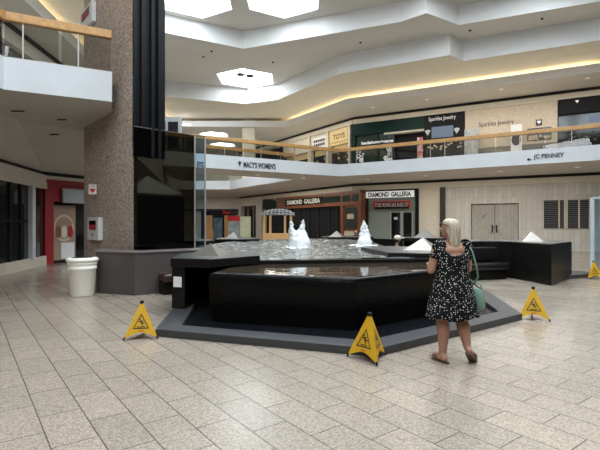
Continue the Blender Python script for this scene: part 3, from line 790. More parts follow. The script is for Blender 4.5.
for k in range(3):
    s = W2.s(349 + k * 2.1); mb.wbox(W2, s - .13, s + .13, 1.85, 2.2, .05, .08)
mb.build('display_goods', M['boneboard'], t)
t = front_thing(W2, 287, 323, 3.0, 'black sign with cream letters on the wooden shop front', 'shop_sign', 'sign')
panel(W2, 'board', 286, 323.5, 3.03, 3.56, .06, .1, M['blackmatte'], t)
wall_text(W2, 'DIAMOND  GALLERIA', 288, 321, 3.12, 3.48, .1, M['letterlit'], t, bold=.02)
t = front_thing(W2, 263, 277, 0, 'dark lower shop entrance behind the wooden cart')
panel(W2, 'glass', 263, 277, 0, 2.9, -.4, -.3, M['shopglass'], t); panel(W2, 'header', 263, 277, 2.9, LT, -.4, .02, M['greenglass'], t)
t = front_thing(W2, 239, 263, 0, 'lower shop front with stone pillars at the far end of the row')
panel(W2, 'header', 238.5, 263, 3.3, LT, -.4, .05, M['soffit'], t)
for a, b in ((239, 241.5), (256.5, 262.5)): panel(W2, 'pillar', a, b, 0, 3.3, -.4, .08, M['soffit'], t)
panel(W2, 'glass', 241.5, 256.5, 0, 3.3, -.4, -.3, M['shopglass'], t)
mb = MB()
for px in (246, 251.5): mb.wbox(W2, W2.s(px) - .12, W2.s(px) + .12, 0, 3.3, -.3, -.2)
mb.build('mullions', M['greywood'], t)
# far shop below the dark band
t = front_thing(FB, 205, 238, 0, 'distant lit shop at the end of the lower concourse')
panel(FB, 'interior', 200, 239, 0, 2.88, -.5, -.45, M['shopglass'], t)
mb = MB()
for px in (206, 209.5, 226, 238): MB().wbox(FB, FB.s(px) - .22, FB.s(px) + .22, 0, 2.4, -.45, -.3).build('post', M['pine'], t)
panel(FB, 'counter', 205, 214, 0, 1.0, -.4, .1, M['pine'], t)
o = wall_text(FB, 'Pans', 223, 230.5, FB.z(226, 214), FB.z(226, 210.5), .02, M['brightred'], None, name='shop_lettering', bold=.04); tag(o, 'small red shop lettering on the distant beige header', 'lettering')

# left lower shops
t = thing('storefront', (-8.9, 13, 0), 'dark glass shop front with a white pillar at the left edge', 'shop front')
mb = MB(); mb.rail(lw, .06, .34, 2.78); mb.build('glass', M['shopglass'], t)
s = LW2.s(29); MB().wbox(LW2, s - .14, s + .14, .3, 2.8, -.05, .16).build('pillar', M['fascia'], t)
mb = MB()
for q in (8, 19): mb.wbox(LW2, LW2.s(q) - .05, LW2.s(q) + .05, .3, 2.8, .02, .08)
mb.wbox(LW2, .05, LW2.s(25), 1.55, 1.63, .02, .08); mb.build('mullions', M['blackmatte'], t)
t = thing('storefront', (-8.9, 17.4, 0), 'red lower shop front with a pale rounded sign board', 'shop front')
mb = MB(); mb.wbox(RS, 0, .34, 0, 3.1, -.25, .08); mb.wbox(RS, .34, RS.L + .2, 2.35, 3.1, -.25, .08); mb.wbox(RS, 0, RS.L + .2, 3.02, 3.14, -.25, .14)
mb.build('frame', M['red'], t)
MB().wbox(RS, .34, RS.L, 0, 2.35, -.3, -.22).build('glass', M['shopglass'], t)
MB().wbox(RS2, 0, RS2.L, 0, 2.8, -.3, -.22).build('side_glass', M['blackmatte'], t)
o = MB().wbox(RS, .62, RS.L + .9, 2.30, 2.86, .1, .22).build('sign_board', M['greyblue'], None, bevel=.1, bseg=4); tag(o, 'blank pale rounded sign board on the red shop front', 'sign')
pt = thing('poster', (-9.0, 17.2, .15), 'tall poster of three people in the red shop doorway', 'poster')
a0, a1 = .46, 1.42
MB().wbox(RS, a0, a1, .12, 2.22, -.2, -.15).build('sheet', mat('tan poster paper', (.34, .24, .17), .6), pt)
cx = (a0 + a1) / 2 - .02; pc = RS.p(cx, -.145, 1.35)
ringv = []
for i in range(24):
    an = 2 * PI * i / 24; e = Vector((0, 0, 0)) + RS.u * (.42 * math.cos(an)) + Vector((0, 0, .52 * math.sin(an))); ringv.append((pc + e, pc + e * .84))
MB().add([q[0] for q in ringv] + [q[1] for q in ringv], [(i, (i + 1) % 24, 24 + (i + 1) % 24, 24 + i) for i in range(24)]).build('ring_print', M['boneboard'], pt)
for dx, mcol in ((-.24, M['redwood']), (0, M['cream']), (.26, M['red'])):
    q = RS.p(cx + dx, -.14, 1.32)
    def disc(c, rx, rz, n=14): return [c + RS.u * (rx * math.cos(2 * PI * i / n)) + Vector((0, 0, rz * math.sin(2 * PI * i / n))) for i in range(n)]
    MB().add(disc(q - Vector((0, 0, .12)), .13, .24), [tuple(range(14))]).build('figure_print', mcol, pt)
    MB().add(disc(q + RS.n * .004 + Vector((0, 0, .2)), .075, .1), [tuple(range(14))]).build('face_print', M['skin'], pt)
MB().wbox(RS, cx - .12, a1 - .05, .16, .78, -.15, -.145).build('text_panel', M['paper'], pt)

# ================================================================== WALL BOXES ON THE PIER
PW = Wall(K1, K2)
M['aedred'] = mat('aed red', (.60, .02, .04), .5)
def wall_case(px0, px1, py0, py1, label, dark):
    s0, s1 = PW.s(px1), PW.s(px0); zt, zb = PW.z((px0 + px1) / 2, py0), PW.z((px0 + px1) / 2, py1)
    if s0 > s1: s0, s1 = s1, s0
    t = thing('defibrillator_cabinet', PW.p((s0 + s1) / 2, 0, zb), label, 'cabinet')
    d = .12; w = s1 - s0; h = zt - zb
    MB().wbox(PW, s0, s1, zb, zt, .005, d).build('case', M['white'], t, bevel=.015)
    MB().wbox(PW, s0 + w * .22, s1 - w * .18, zb + h * .46, zb + h * .86, d, d + .008).build('window', M['shopglass'] if not dark else mat('dark blue window', (.02, .02, .05), .2), t)
    MB().wbox(PW, s0 + w * .3, s1 - w * .26, zb + h * .48, zb + h * .68, d + .008, d + .014).build('device', M['aedred'], t)
    c = PW.p((s0 + s1) / 2, d + .012, zb + h * .24); k = h * .085
    if not dark:
        pts = [(0, -1), (-.95, .1), (-.9, .65), (-.45, .9), (0, .55), (.45, .9), (.9, .65), (.95, .1)]
        MB().add([c + PW.u * a * k + Vector((0, 0, b * k)) for a, b in pts], [tuple(range(8))]).build('heart_mark', M['aedred'], t)
    return t
wall_case(92, 103, 217.5, 240, 'white defibrillator cabinet with red heart low on the granite pier', False)
wall_case(84.5, 96.5, 8.5, 28.5, 'small white cabinet with dark window high on the pier above the left handrail', True)
t = thing('defibrillator_sign', PW.p(PW.s(97.5), 0, PW.z(92, 195)), 'small white sign with red heart sticking out of the granite pier', 'sign')
c = PW.p(PW.s(97.5), .12, PW.z(92, 190.7)); rv = Vector((.93, .37, 0)).normalized()
mb = MB(); hh = .13
sx = Vector((1, .1, 0)).normalized(); nn = Vector((.1, -1, 0)).normalized()
mb.box8([c + sx * a * .1 + nn * b * .012 + Vector((0, 0, z)) for z in (-hh, hh) for a, b in ((-1, 1), (1, 1), (1, -1), (-1, -1))]); mb.build('plate', M['white'], t)
k = .07; pts = [(0, -1), (-.95, .1), (-.9, .65), (-.45, .9), (0, .55), (.45, .9), (.9, .65), (.95, .1)]
MB().add([c + nn * .015 + sx * a * k + Vector((0, 0, b * k - .03)) for a, b in pts], [tuple(range(8))]).build('heart_mark', M['aedred'], t)
text('lettering', 'AED', M['aedred'], c + nn * .014 - sx * .06 + Vector((0, 0, .07)), sx, (0, 0, 1), .12, .04, t, depth=.003)
MB().tube([c - nn * .012, c - nn * .16 + Vector((-.03, 0, 0))], .012, 8).build('bracket', M['steel'], t)
# far upper cabinet
o = thing('wall_cabinet', (-6.33, 22.6, ZF), 'tall pale framed panel above the handrail beside the black mast', 'cabinet')
MB().box((-6.33, 22.6, ZF + .95), (.75, .3, 1.9)).build('frame', M['greyblue'], o, bevel=.02)
MB().box((-6.33, 22.44, ZF + 1.0), (.5, .03, 1.3)).build('screen', mat('dark screen', (.02, .015, .02), .2), o)
o = MB().box((-8.6, 33.3, 8.84), (1.0, .25, .04)).build('ceiling_light', M['tube']); tag(o, 'thin white ceiling light beside the black mast above the bridge', 'light')

# ================================================================== URN BIN
t = thing('waste_bin', (-4.57, 9.45, 0), 'ivory round litter bin with banded rim beside the brown planter wall', 'bin')
MB().lathe((-4.57, 9.45, 0), [(.215, 0), (.228, .02), (.266, .55), (.278, .56), (.282, .60), (.272, .61), (.275, .65), (.286, .66), (.29, .70), (.278, .71)], 40).build('body', M['urn'], t, smooth=True)
MB().lathe((-4.57, 9.45, .71), [(.29, 0), (.315, .02), (.315, .06), (.29, .085), (.215, .09)], 40).build('rim', M['urn'], t, smooth=True)
MB().lathe((-4.57, 9.45, .79), [(.21, 0), (.21, .012)], 32).build('opening', M['blackmatte'], t)

# ================================================================== FOUNTAIN
fo = thing('fountain', (.8, 12.5, 0), 'large black granite fountain with spilling bowl and pool in the concourse', 'fountain')
A, Cc, D, E, B = (-1.93, 6.0), (.87, 5.07), (3.47, 7.03), (3.95, 9.6), (-2.2, 8.2)
cur = [B, A, Cc, D, E]; inner = offset_line(cur, .32)
MB().rail(offset_line(cur, .16), .32, 0, .10).build('curb', M['curbstone'], fo, bevel=.008)
MB().prism(inner + [(2.4, 10.2), (-1.2, 9.5)], .0, .035).build('trough_water', M['troughwater'], fo)
# spilling bowl
bl, bf, br_, bk1, bk0 = (-1.37, 6.72), (.75, 6.12), (2.55, 7.45), (2.75, 8.8), (-1.15, 8.2)
bp = [bl, bf, br_, bk1, bk0]
def shrink(poly, d): return offset_line(poly, d, closed=True)
rings = []
for z, d in ((.03, .05), (.35, .02), (.62, .0), (.70, .0), (.745, .012), (.768, .05), (.764, .09)):
    rings.append([(p[0], p[1], z) for p in shrink(bp, d)])
MB().loft(rings, True, False).build('bowl', M['wetstone'], fo, bevel=.012)
MB().flat(shrink(bp, .07), .768).build('bowl_water', M['bowlwater'], fo)
# pool
pool = [(-.95, 8.12), (2.55, 8.62), (2.5, 12), (2.7, 17), (1.9, 20.3), (-2.6, 18.3), (-3.0, 13)]
MB().prism(pool, 0, .84, [shrink(pool, .22)]).build('pool_wall', M['blackstone'], fo, bevel=.01)
# water surface with real ripples, brimming over the weir
mb = MB(); ip = shrink(pool, .1); 
mb.flat(ip, .848)
w_ = mb.build('pool_water', M['poolwater'], fo)
bm = bmesh.new(); bm.from_mesh(w_.data)
for _ in range(9):
    bmesh.ops.subdivide_edges(bm, edges=[e for e in bm.edges if e.calc_length() > .11], cuts=1)
    bmesh.ops.triangulate(bm, faces=bm.faces[:])
for v in bm.verts:
    p = v.co + fo.location
    v.co.z += .030 * noise.noise(Vector((p.x * 3.6, p.y * 3.0, 1))) + .018 * noise.noise(Vector((p.x * 8, p.y * 7, 4)))
bm.to_mesh(w_.data); bm.free()
for p in w_.data.polygons: p.use_smooth = True
# pedestals with pyramids
def pedestal(poly, pc, pr, ph, rot, leg=None, zt=.93, th=.14):
    s = MB().prism(poly, zt - th, zt).build('pedestal', M['curbstone' if False else 'blackstone'], fo, bevel=.01)
    MB().prism(shrink(poly, .02), zt, zt + .004).build('pedestal_top', mat('grey granite top', (.07, .068, .066), .3, var=.3, vscale=150), s)
    if leg: MB().prism(leg, .10, zt - th).build('pedestal_leg', M['blackstone'], s)
    b = [(pc[0] + pr * math.cos(rot + k * PI / 2), pc[1] + pr * math.sin(rot + k * PI / 2), zt + .004) for k in range(4)]
    MB().add(b + [(pc[0], pc[1], zt + ph)], [(0, 1, 4), (1, 2, 4), (2, 3, 4), (3, 0, 4), (3, 2, 1, 0)]).build('pyramid_cap', M['pyramid'], s)
    return s
pedestal([(-2.15, 7.46), (-1.43, 7.24), (-.72, 8.12), (-1.0, 9.2), (-1.9, 9.5), (-2.3, 8.7)], (-1.64, 8.25), .42, .215, math.radians(-60),
         [(-2.13, 7.48), (-1.90, 7.41), (-1.90, 7.9), (-1.5, 8.5), (-1.3, 9.1), (-1.9, 9.4), (-2.27, 8.7)])
pedestal([(1.5, 11.1), (1.75, 8.95), (2.6, 8.62), (3.6, 9.3), (3.5, 10.9), (2.3, 11.6)], (2.72, 9.95), .47, .27, math.radians(-75),
         [(2.62, 9.0), (3.5, 9.5), (3.4, 10.8), (2.75, 11.2)])
pedestal([(.95, 20.6), (1.2, 19.5), (2.6, 19.2), (3.3, 20.2), (2.6, 21.4), (1.4, 21.5)], (1.65, 20.3), .42, .26, math.radians(-60), [(1.2, 20.6), (1.5, 19.9), (2.6, 19.7), (3.0, 20.3), (2.4, 21.1), (1.5, 21.1)])
pedestal([(-3.35, 18.2), (-3.2, 16.9), (-2.0, 16.6), (-1.55, 17.4), (-1.9, 18.9), (-2.9, 19.2)], (-2.6, 17.7), .42, .26, math.radians(-60), [(-3.2, 18.1), (-3.0, 17.2), (-2.2, 17.2), (-2.3, 18.5)])
pedestal([(-4.6, 15.9), (-4.3, 15.0), (-3.3, 14.9), (-3.0, 15.8), (-3.3, 16.6), (-4.1, 16.8)], (-3.75, 15.6), .42, .26, math.radians(-60), [(-4.4, 15.9), (-4.1, 15.3), (-3.4, 15.2), (-3.3, 16.2), (-4.0, 16.4)])
pedestal([(4.2, 19.2), (4.5, 18.2), (5.6, 18.0), (6.2, 18.8), (5.9, 19.8), (4.8, 20.0)], (5.25, 18.9), .56, .38, math.radians(-70), [(4.4, 19.1), (4.7, 18.5), (5.5, 18.4), (5.9, 18.9), (5.6, 19.5), (4.9, 19.6)])
MB().prism([(3.25, 19.9), (4.3, 18.9), (4.5, 19.4), (3.3, 20.6)], 0, .85).build('linking_wall', M['blackstone'], fo)
# jets
def jet(base, spikes, name='water_jet'):
    mb = MB(); bx_, by_, bz_ = base
    for (dx, dy, hh, r) in spikes:
        for k in range(15):
            f = k / 14; rr = r * (1 - f) ** .75 + .016
            q = Vector((bx_ + dx * (.4 + .6 * f) + random.uniform(-.35, .35) * rr, by_ + dy + random.uniform(-.3, .3) * rr, bz_ + hh * f))
            mb.ball(q, (rr, rr, rr * 1.5), seg=10, rings=7)
            for e in range(3):
                an = random.uniform(0, 2 * PI); q2 = q + Vector((math.cos(an) * rr * .95, math.sin(an) * rr * .95, random.uniform(-.04, .05)))
                mb.ball(q2, random.uniform(.018, .045), seg=7, rings=5)
    for k in range(46):
        an = random.uniform(0, 2 * PI); d = random.uniform(.12, .42); mb.ball((bx_ + math.cos(an) * d, by_ + math.sin(an) * d, bz_ + random.uniform(0, .035)), (random.uniform(.03, .09), random.uniform(.03, .09), random.uniform(.01, .03)), seg=8, rings=5)
    return mb.build(name, M['foamjet'], fo, remesh=.017, relax=2)
jet((-.04, 12.2, .84), [(-.20, 0, .66, .14), (.13, .02, .72, .15), (-.1, .03, .46, .22), (.1, -.05, .44, .23)])
jet((1.9, 13.3, .84), [(0, 0, .70, .13), (.07, .02, .58, .14), (-.07, 0, .54, .13), (.03, 0, .36, .18)])

# sheet with text on the near pedestal leg
o = MB().box((-2.02, 7.425, .545), (.15, .012, .17), math.radians(-17)).build('notice_sheet', M['paper']); tag(o, 'small white notice on the near left pedestal of the fountain', 'notice')

# right planter wall and bench
rw = thing('stone_planter', (6.3, 12.4, 0), 'black granite planter wall with seat recess on the right of the fountain', 'planter')
rp = [(6.09, 10.9), (7.55, 12.5), (7.2, 13.6), (5.6, 14.0), (4.0, 13.1), (4.1, 12.35), (5.2, 12.75), (5.62, 12.72), (5.85, 12.45), (5.93, 12.1)]
MB().prism(rp, 0, 1.0).build('body', M['blackstone'], rw, bevel=.01)
MB().prism(offset_line(rp, .02, closed=True), 1.0, 1.015).build('coping', mat('grey granite top', (.07, .068, .066), .3), rw)
b = [(6.52 + .40 * math.cos(math.radians(-62) + k * PI / 2), 12.7 + .40 * math.sin(math.radians(-62) + k * PI / 2), 1.012) for k in range(4)]
MB().add(b + [(6.52, 12.7, 1.29)], [(0, 1, 4), (1, 2, 4), (2, 3, 4), (3, 0, 4), (3, 2, 1, 0)]).build('pyramid_cap', M['pyramid'], rw)
MB().prism([(7.2, 12.15), (8.6, 12.9), (8.3, 13.6), (7.3, 13.3)], 0, .10).build('plinth', M['curbstone'], rw)
bench('bench', (4.15, 12.3), (5.5, 12.74), .62, 'black padded bench in the recess of the right planter wall', M['leather'], back=.86)

# glass panel at the far right
t = thing('glass_screen', (9.3, 14.0, 0), 'pale glass screen with metal edge at the right border', 'glass screen')
MB().box((9.95, 13.75, 1.16), (1.7, .02, 2.2), math.radians(-12)).build('pane', M['paleglass'], t)
M['edge'] = mat('pale blue anodised edge', (.50, .58, .60), .35)
for dx, dy, w in ((9.10, 14.0, .10), (9.33, 13.94, .05)): MB().box((dx, dy, 1.16), (w, .06, 2.32), math.radians(-12)).build('edge_post', M['edge'], t)
MB().box((9.95, 13.77, 2.31), (1.75, .06, .05), math.radians(-12)).build('top_edge', M['edge'], t)

# ================================================================== CART AND POSTERS AT THE BACK
t = thing('market_cart', (-1.25, 25.5, 0), 'pine market cart with posts and lattice dome behind the pool', 'cart')
for dx, dy in ((-.74, -.5), (-.4, -.5), (.42, -.5), (.74, -.5), (-.74, .5), (.74, .5)):
    MB().box((-1.25 + dx, 25.5 + dy, 1.03), (.12, .12, 1.9)).build('post', M['pine'], t)
MB().box((-1.25, 25.5, .74), (1.66, 1.16, .46)).build('counter', M['pine'], t, bevel=.02)
MB().box((-1.25, 25.5, .255), (1.5, 1.0, .51)).build('base', M['redwood'], t)
MB().box((-1.25, 25.9, 1.4), (1.3, .1, 1.1)).build('back_panel', M['blackmatte'], t)
mb = MB()
for k in range(10):
    x = -.92 + 1.84 * k / 9
    mb.tube([(-1.25 + x, 25.5 + 1.0 * math.cos(j), 1.98 + .34 * math.sin(j) * math.sqrt(max(0, 1.15 - (x / .92) ** 2))) for j in [PI * i / 8 for i in range(9)]], .022, 6)
for k in range(7):
    f = PI * (k + .5) / 7
    mb.tube([(-1.25 + x, 25.5 + 1.0 * math.cos(f), 1.98 + .34 * math.sin(f) * math.sqrt(max(0, 1.15 - (x / .92) ** 2))) for x in [-.92 + 1.84 * i / 8 for i in range(9)]], .022, 6)
mb.build('lattice_dome', mat('grey lattice', (.34, .34, .33), .4, metal=.3), t)
t2 = [(213.3, 222, 217.8, (.10, .15, .18), (.05, .08, .10), 'tall slate blue poster stand, leftmost of three beyond the pool'),
      (228, 239.5, 216.5, (.26, .32, .30), (.42, .45, .40), 'poster stand with red heading, middle of three beyond the pool'),
      (240.3, 250.8, 216.5, (.62, .70, .38), (.74, .72, .55), 'pale yellow green poster stand, rightmost of three beyond the pool')]
for i, (a, b, py, c0, c1, lb) in enumerate(t2):
    Y = 27.0; x0, x1 = (a - CX) / F * Y, (b - CX) / F * Y; zt = EYE + (HY - py) / F * Y
    t = thing('poster_stand', ((x0 + x1) / 2, Y, 0), lb, 'poster stand', 'poster stands beyond the pool')
    MB().box(((x0 + x1) / 2, Y, (zt + .1) / 2), (x1 - x0, .1, zt - .1)).build('panel', poster_mat('poster print' + str(i), (c0, c1)), t)
    MB().box(((x0 + x1) / 2, Y, .03), (x1 - x0 + .1, .4, .06)).build('foot', M['blackmatte'], t)
    if i == 1: MB().box(((x0 + x1) / 2, Y - .06, zt - .12), (x1 - x0 + .06, .02, .3)).build('heading', M['brightred'], t)

# ================================================================== WET FLOOR SIGNS
def wet_sign():
    t = thing('wet_floor_sign', (0, 0, 0), 'yellow pop-up wet floor sign', 'floor sign', 'yellow pop-up wet floor signs')
    H, R = .475, .25
    def foot(k): a = -PI / 2 + k * 2 * PI / 3; return Vector((R * math.cos(a), R * math.sin(a), .02))
    top = Vector((0, 0, H)); tr = .022
    mb = MB()
    for k in range(3):
        a, b = foot(k), foot(k + 1); rows = 10; cols = 12; vs = []
        da, db = (Vector((a.x, a.y, 0)).normalized() * tr), (Vector((b.x, b.y, 0)).normalized() * tr)
        for i in range(rows + 1):
            f = i / rows
            for j in range(cols + 1):
                g = j / cols
                arch = .075 * math.sin(PI * g) * (1 - f) ** 3
                l = a.lerp(top + da, f); r = b.lerp(top + db, f); p = l.lerp(r, g)
                p += (top - p).normalized() * arch
                vs.append(p)
        fs = [(i * (cols + 1) + j, i * (cols + 1) + j + 1, (i + 1) * (cols + 1) + j + 1, (i + 1) * (cols + 1) + j) for i in range(rows) for j in range(cols)]
        mb.add(vs, fs)
    mb.build('cover', M['yellow'], t, smooth=False)
    MB().lathe((0, 0, H - .012), [(.018, 0), (.025, .004), (.025, .032), (.018, .04)], 16).build('cap', M['blackmatte'], t)
    for k in range(3):
        p = foot(k); MB().tube([p + Vector((0, 0, -.02)), p + Vector((-p.x * .05, -p.y * .05, .022))], .011, 8).build('foot', M['blackmatte'], t)
        # printed pictogram on each face
        a, b = foot(k), foot((k + 1) % 3); m_ = (a + b) / 2; xr = (b - a).normalized(); up = (top + Vector((m_.x, m_.y, 0)).normalized() * tr * .5 - m_).normalized(); nrm = xr.cross(up).normalized()
        if nrm.dot(Vector((m_.x, m_.y, 0))) < 0: nrm = -nrm
        def q(x, y, e=.004): return m_ + xr * x + up * y + nrm * e
        tri = [(-.105, .125), (.105, .125), (0, .325)]; tin = [(-.087, .136), (.087, .136), (0, .302)]
        MB().add([q(*p) for p in tri] + [q(*p) for p in tin], [(0, 1, 4, 3), (1, 2, 5, 4), (2, 0, 3, 5)]).build('warning_triangle', M['darkink'], t)
        pm = MB(); 
        def bar(x0, y0, x1, y1, w):
            d = Vector((x1 - x0, y1 - y0)).normalized(); n = Vector((-d.y, d.x)) * w / 2
            pm.add([q(x0 + n.x, y0 + n.y), q(x1 + n.x, y1 + n.y), q(x1 - n.x, y1 - n.y), q(x0 - n.x, y0 - n.y)], [(0, 1, 2, 3)])
        bar(-.012, .232, .014, .195, .022); bar(.014, .198, .044, .206, .012); bar(.010, .195, .022, .168, .011); bar(-.008, .23, -.036, .217, .009); bar(0, .225, .030, .238, .008)
        pm.add([q(-.018 + .011 * math.cos(i * PI / 5), .250 + .011 * math.sin(i * PI / 5)) for i in range(10)], [tuple(range(10))])
        bar(-.05, .150, .05, .150, .009)
        pm.build('slipping_figure', M['darkink'], t)
        rm = MB()
        for i in range(5): rm.add([q(-.032 + i * .013, .086), q(-.022 + i * .013, .086), q(-.022 + i * .013, .102), q(-.032 + i * .013, .102)], [(0, 1, 2, 3)])
        rm.build('red_print', M['redink'], t)
    return t
sg = wet_sign()
spots = [((-2.09, 5.95), -168, .97, 'yellow wet floor sign at the left corner of the fountain curb'),
         ((.775, 5.00), 8, 1.03, 'yellow wet floor sign in front of the fountain, nearest the camera'),
         ((3.68, 7.10), 157, 1.02, 'yellow wet floor sign on the tiles right of the woman in the dress'),
         ((8.05, 12.35), 175, .98, 'yellow wet floor sign cut by the right edge beside the glass screen')]
for i, ((x, y), rz, s, lb) in enumerate(spots):
    o = sg if i == 0 else copy_tree(sg)
    o.location = (x, y, 0); o.rotation_euler = (0, 0, math.radians(rz)); o.scale = (s, s, s); o['label'] = lb

# ================================================================== PEOPLE
def woman():
    bx_, by_ = 1.665, 4.92
    yaw = math.radians(12)
    t = thing('person', (bx_, by_, 0), 'person in a black dotted dress with a green bag walking past the fountain', 'person')
    R = Matrix.Rotation(yaw, 3, 'Z')
    def P(x, y, z): v = R @ Vector((x, y, 0)); return Vector((bx_ + v.x, by_ + v.y, z))   # x right, y forward
    b = MB()
    # legs
    lh, lk, la = P(-.09, .0, .80), P(-.105, .03, .46), P(-.115, .0, .09)
    rh, rk, ra = P(.09, .0, .80), P(.115, .03, .46), P(.12, -.10, .165)
    for hp, kn, an, side in ((lh, lk, la, -1), (rh, rk, ra, 1)):
        b.cap(hp, kn, .098, .066); 
        calf = kn.lerp(an, .30) + R @ Vector((0, -.022, 0)); b.cap(kn, calf, .063, .073); b.cap(calf, an, .071, .038)
        b.ball(kn, .062)
    def foot(an, heel, toe, w):
        b.cap(an, heel, .037, .034); b.cap(heel, toe, .034, .026); b.cap(an, toe, .034, .024)
        d = (toe - heel).normalized(); s = d.cross(Vector((0, 0, 1))).normalized()
        for k, (off, l, r) in enumerate(((-.030, .045, .0125), (-.012, .045, .010), (.004, .04, .0095), (.018, .033, .009), (.031, .024, .0085))):
            b.cap(toe + s * off - d * .015, toe + s * off + d * (l * .75), r * 1.1, r)
    lheel, ltoe = la + R @ Vector((.0, -.045, -.04)), la + R @ Vector((-.03, .125, -.052))
    foot(la, lheel, ltoe, 1)
    rheel, rtoe = ra + R @ Vector((-.01, -.05, -.015)), ra + R @ Vector((.115, .060, -.125))
    foot(ra, rheel, rtoe, -1)
    # trunk
    b.ball(P(0, -.01, .84), (.155, .105, .12), R); b.ball(P(0, .0, .98), (.145, .105, .14), R); b.ball(P(0, .01, 1.12), (.155, .11, .15), R)
    b.ball(P(0, .0, 1.21), (.165, .09, .075), R); b.cap(P(-.15, -.0, 1.245), P(.15, -.0, 1.245), .056, .056)
    b.ball(P(-.07, .1, 1.10), .07); b.ball(P(.07, .1, 1.10), .07); b.ball(P(-.075, -.05, .83), .080); b.ball(P(.075, -.05, .83), .080)
    # neck and head, turned left
    b.cap(P(0, .0, 1.26), P(-.005, .02, 1.36), .058, .050)
    hy = math.radians(38); RH = Matrix.Rotation(yaw + hy, 3, 'Z')
    hc = P(-.01, .035, 1.445)
    b.ball(hc, (.073, .092, .105), RH, 20, 14); b.ball(hc + RH @ Vector((0, .035, -.05)), (.052, .055, .06), RH)
    b.ball(hc + RH @ Vector((0, .095, -.018)), (.012, .018, .018), RH); b.cap(hc + RH @ Vector((0, .086, .01)), hc + RH @ Vector((0, .102, -.02)), .008, .011)
    for s in (-1, 1): b.ball(hc + RH @ Vector((s * .072, -.005, -.01)), (.01, .02, .03), RH, 10, 8)
    b.ball(hc + RH @ Vector((0, .086, -.055)), (.022, .010, .009), RH, 10, 8)
    # arms: left bent forward across, right forward holding the strap
    def hand(wr, d, palm_n, curl):
        d = d.normalized(); s = d.cross(palm_n).normalized()
        b.cap(wr, wr + d * .035, .026, .030); 
        for o_ in (-.022, -.007, .008, .022): b.cap(wr + d * .02 + s * o_ * .8, wr + d * .075 + s * o_, .014, .0125)
        for o_, l in ((-.026, .058), (-.009, .068), (.009, .064), (.026, .050)):
            p0 = wr + d * .075 + s * o_; p1 = p0 + (d * (1 - curl * .3) + palm_n * curl * .6).normalized() * l * .5; p2 = p1 + (d * (1 - curl) + palm_n * curl).normalized() * l * .5
            b.cap(p0, p1, .0105, .0098, 8); b.cap(p1, p2, .0098, .0085, 8)
        p0 = wr + d * .02 - s * .024; p1 = p0 + (d * .6 - s * .8).normalized() * .038; p2 = p1 + (d * .9 - s * .2 + palm_n * .3).normalized() * .03
        b.cap(p0, p1, .013, .0115, 8); b.cap(p1, p2, .0115, .0095, 8)
    ls, le, lw_ = P(-.185, -.0, 1.235), P(-.245, .02, 1.00), P(-.16, .20, 1.03)
    b.cap(ls, le, .052, .043); b.cap(le, lw_, .042, .027); hand(lw_, (lw_ - le) + Vector((0, 0, .03)), Vector((0, 0, -1)), .5)
    rs, re, rw_ = P(.185, -.0, 1.235), P(.225, .06, 1.00), P(.13, .225, 1.02)
    b.cap(rs, re, .052, .043); b.cap(re, rw_, .042, .027); hand(rw_, (rw_ - re) + Vector((0, 0, .02)), Vector((0, 0, -1)), .7)
    body = b.build('body', M['skin'], t, remesh=.0065, relax=4)
    # eyes
    for s in (-1, 1):
        e = MB().ball(hc + RH @ Vector((s * .03, .083, .008)), .011, seg=10, rings=8).build('eye', M['white'], t)
        MB().ball(hc + RH @ Vector((s * .03, .0915, .008)), .005, seg=8, rings=6).build('iris', M['darkink'], e)
    # dress: rings down the body with folds; open scoop at the back
    n = 72; rings = []
    prof = [(1.262, .178, .070), (1.245, .196, .088), (1.215, .197, .108), (1.17, .188, .124), (1.12, .180, .134), (1.06, .172, .132), (.99, .172, .13), (.92, .184, .14), (.84, .205, .162), (.76, .225, .175), (.68, .243, .186), (.60, .259, .197), (.53, .272, .206), (.485, .280, .211)]
    prof = [(z, rx * (1.0 if z > 1.2 else 1.07), ry * (1.0 if z > 1.2 else 1.03)) for z, rx, ry in prof]
    for i, (z, rx, ry) in enumerate(prof):
        ring = []; fold = max(0, (1.0 - z)) * .034
        for k in range(n):
            a = 2 * PI * k / n; w = 1 + fold * (math.sin(a * 9 + .6) + .5 * math.sin(a * 17 + 2))* 1.2
            zz = z
            if i < 4: # scoop the neckline low at the back and front
                bk = max(0, math.cos(a + PI / 2)) ** 1.0 if False else max(0, -math.sin(a)); fr = max(0, math.sin(a))
                side = abs(math.cos(a)); 
                zz = z - (.115 * max(0, 1 - (side / .80) ** 2.2) if side < .80 else 0) * (1 - i * .27)
            if i >= 11: zz = z + .012 * math.sin(a * 5 + 1) + .03 * max(0, math.cos(a - .3)) * (1 if i == 13 else .4)
            ring.append(P(rx * w * math.cos(a), ry * w * math.sin(a) + .0, zz))
        rings.append(ring)
    d = MB().loft(rings, False, False).build('dress', M['dress'], t, smooth=True, solid=.006)
    for s, (sh, el) in ((-1, (ls, le)), (1, (rs, re))):
        q = MB(); ax = (el - sh).normalized(); top_ = sh - ax * .035 + R @ Vector((-s * .03, 0, .012)); rr = []
        x_ = ax.cross(R @ Vector((0, 1, 0))).normalized(); y_ = ax.cross(x_).normalized()
        for f, r in ((-.045, .035), (-.02, .062), (.02, .074), (.06, .074), (.11, .075), (.165, .078)):
            c = top_ + ax * f * 1.0; rr.append([c + x_ * (math.cos(2 * PI * k / 24) * r * (1 + .04 * math.sin(k * 2.1))) + y_ * (math.sin(2 * PI * k / 24) * r) for k in range(24)])
        q.loft(rr, False, False); q.ball(sh + R @ Vector((-s * .022, 0, .006)), (.078, .066, .058), R); q.build('sleeve', M['dress'], d, smooth=True, solid=.004)
    # hair: shell over the skull falling to the shoulder blades
    hr = []; nh = 48
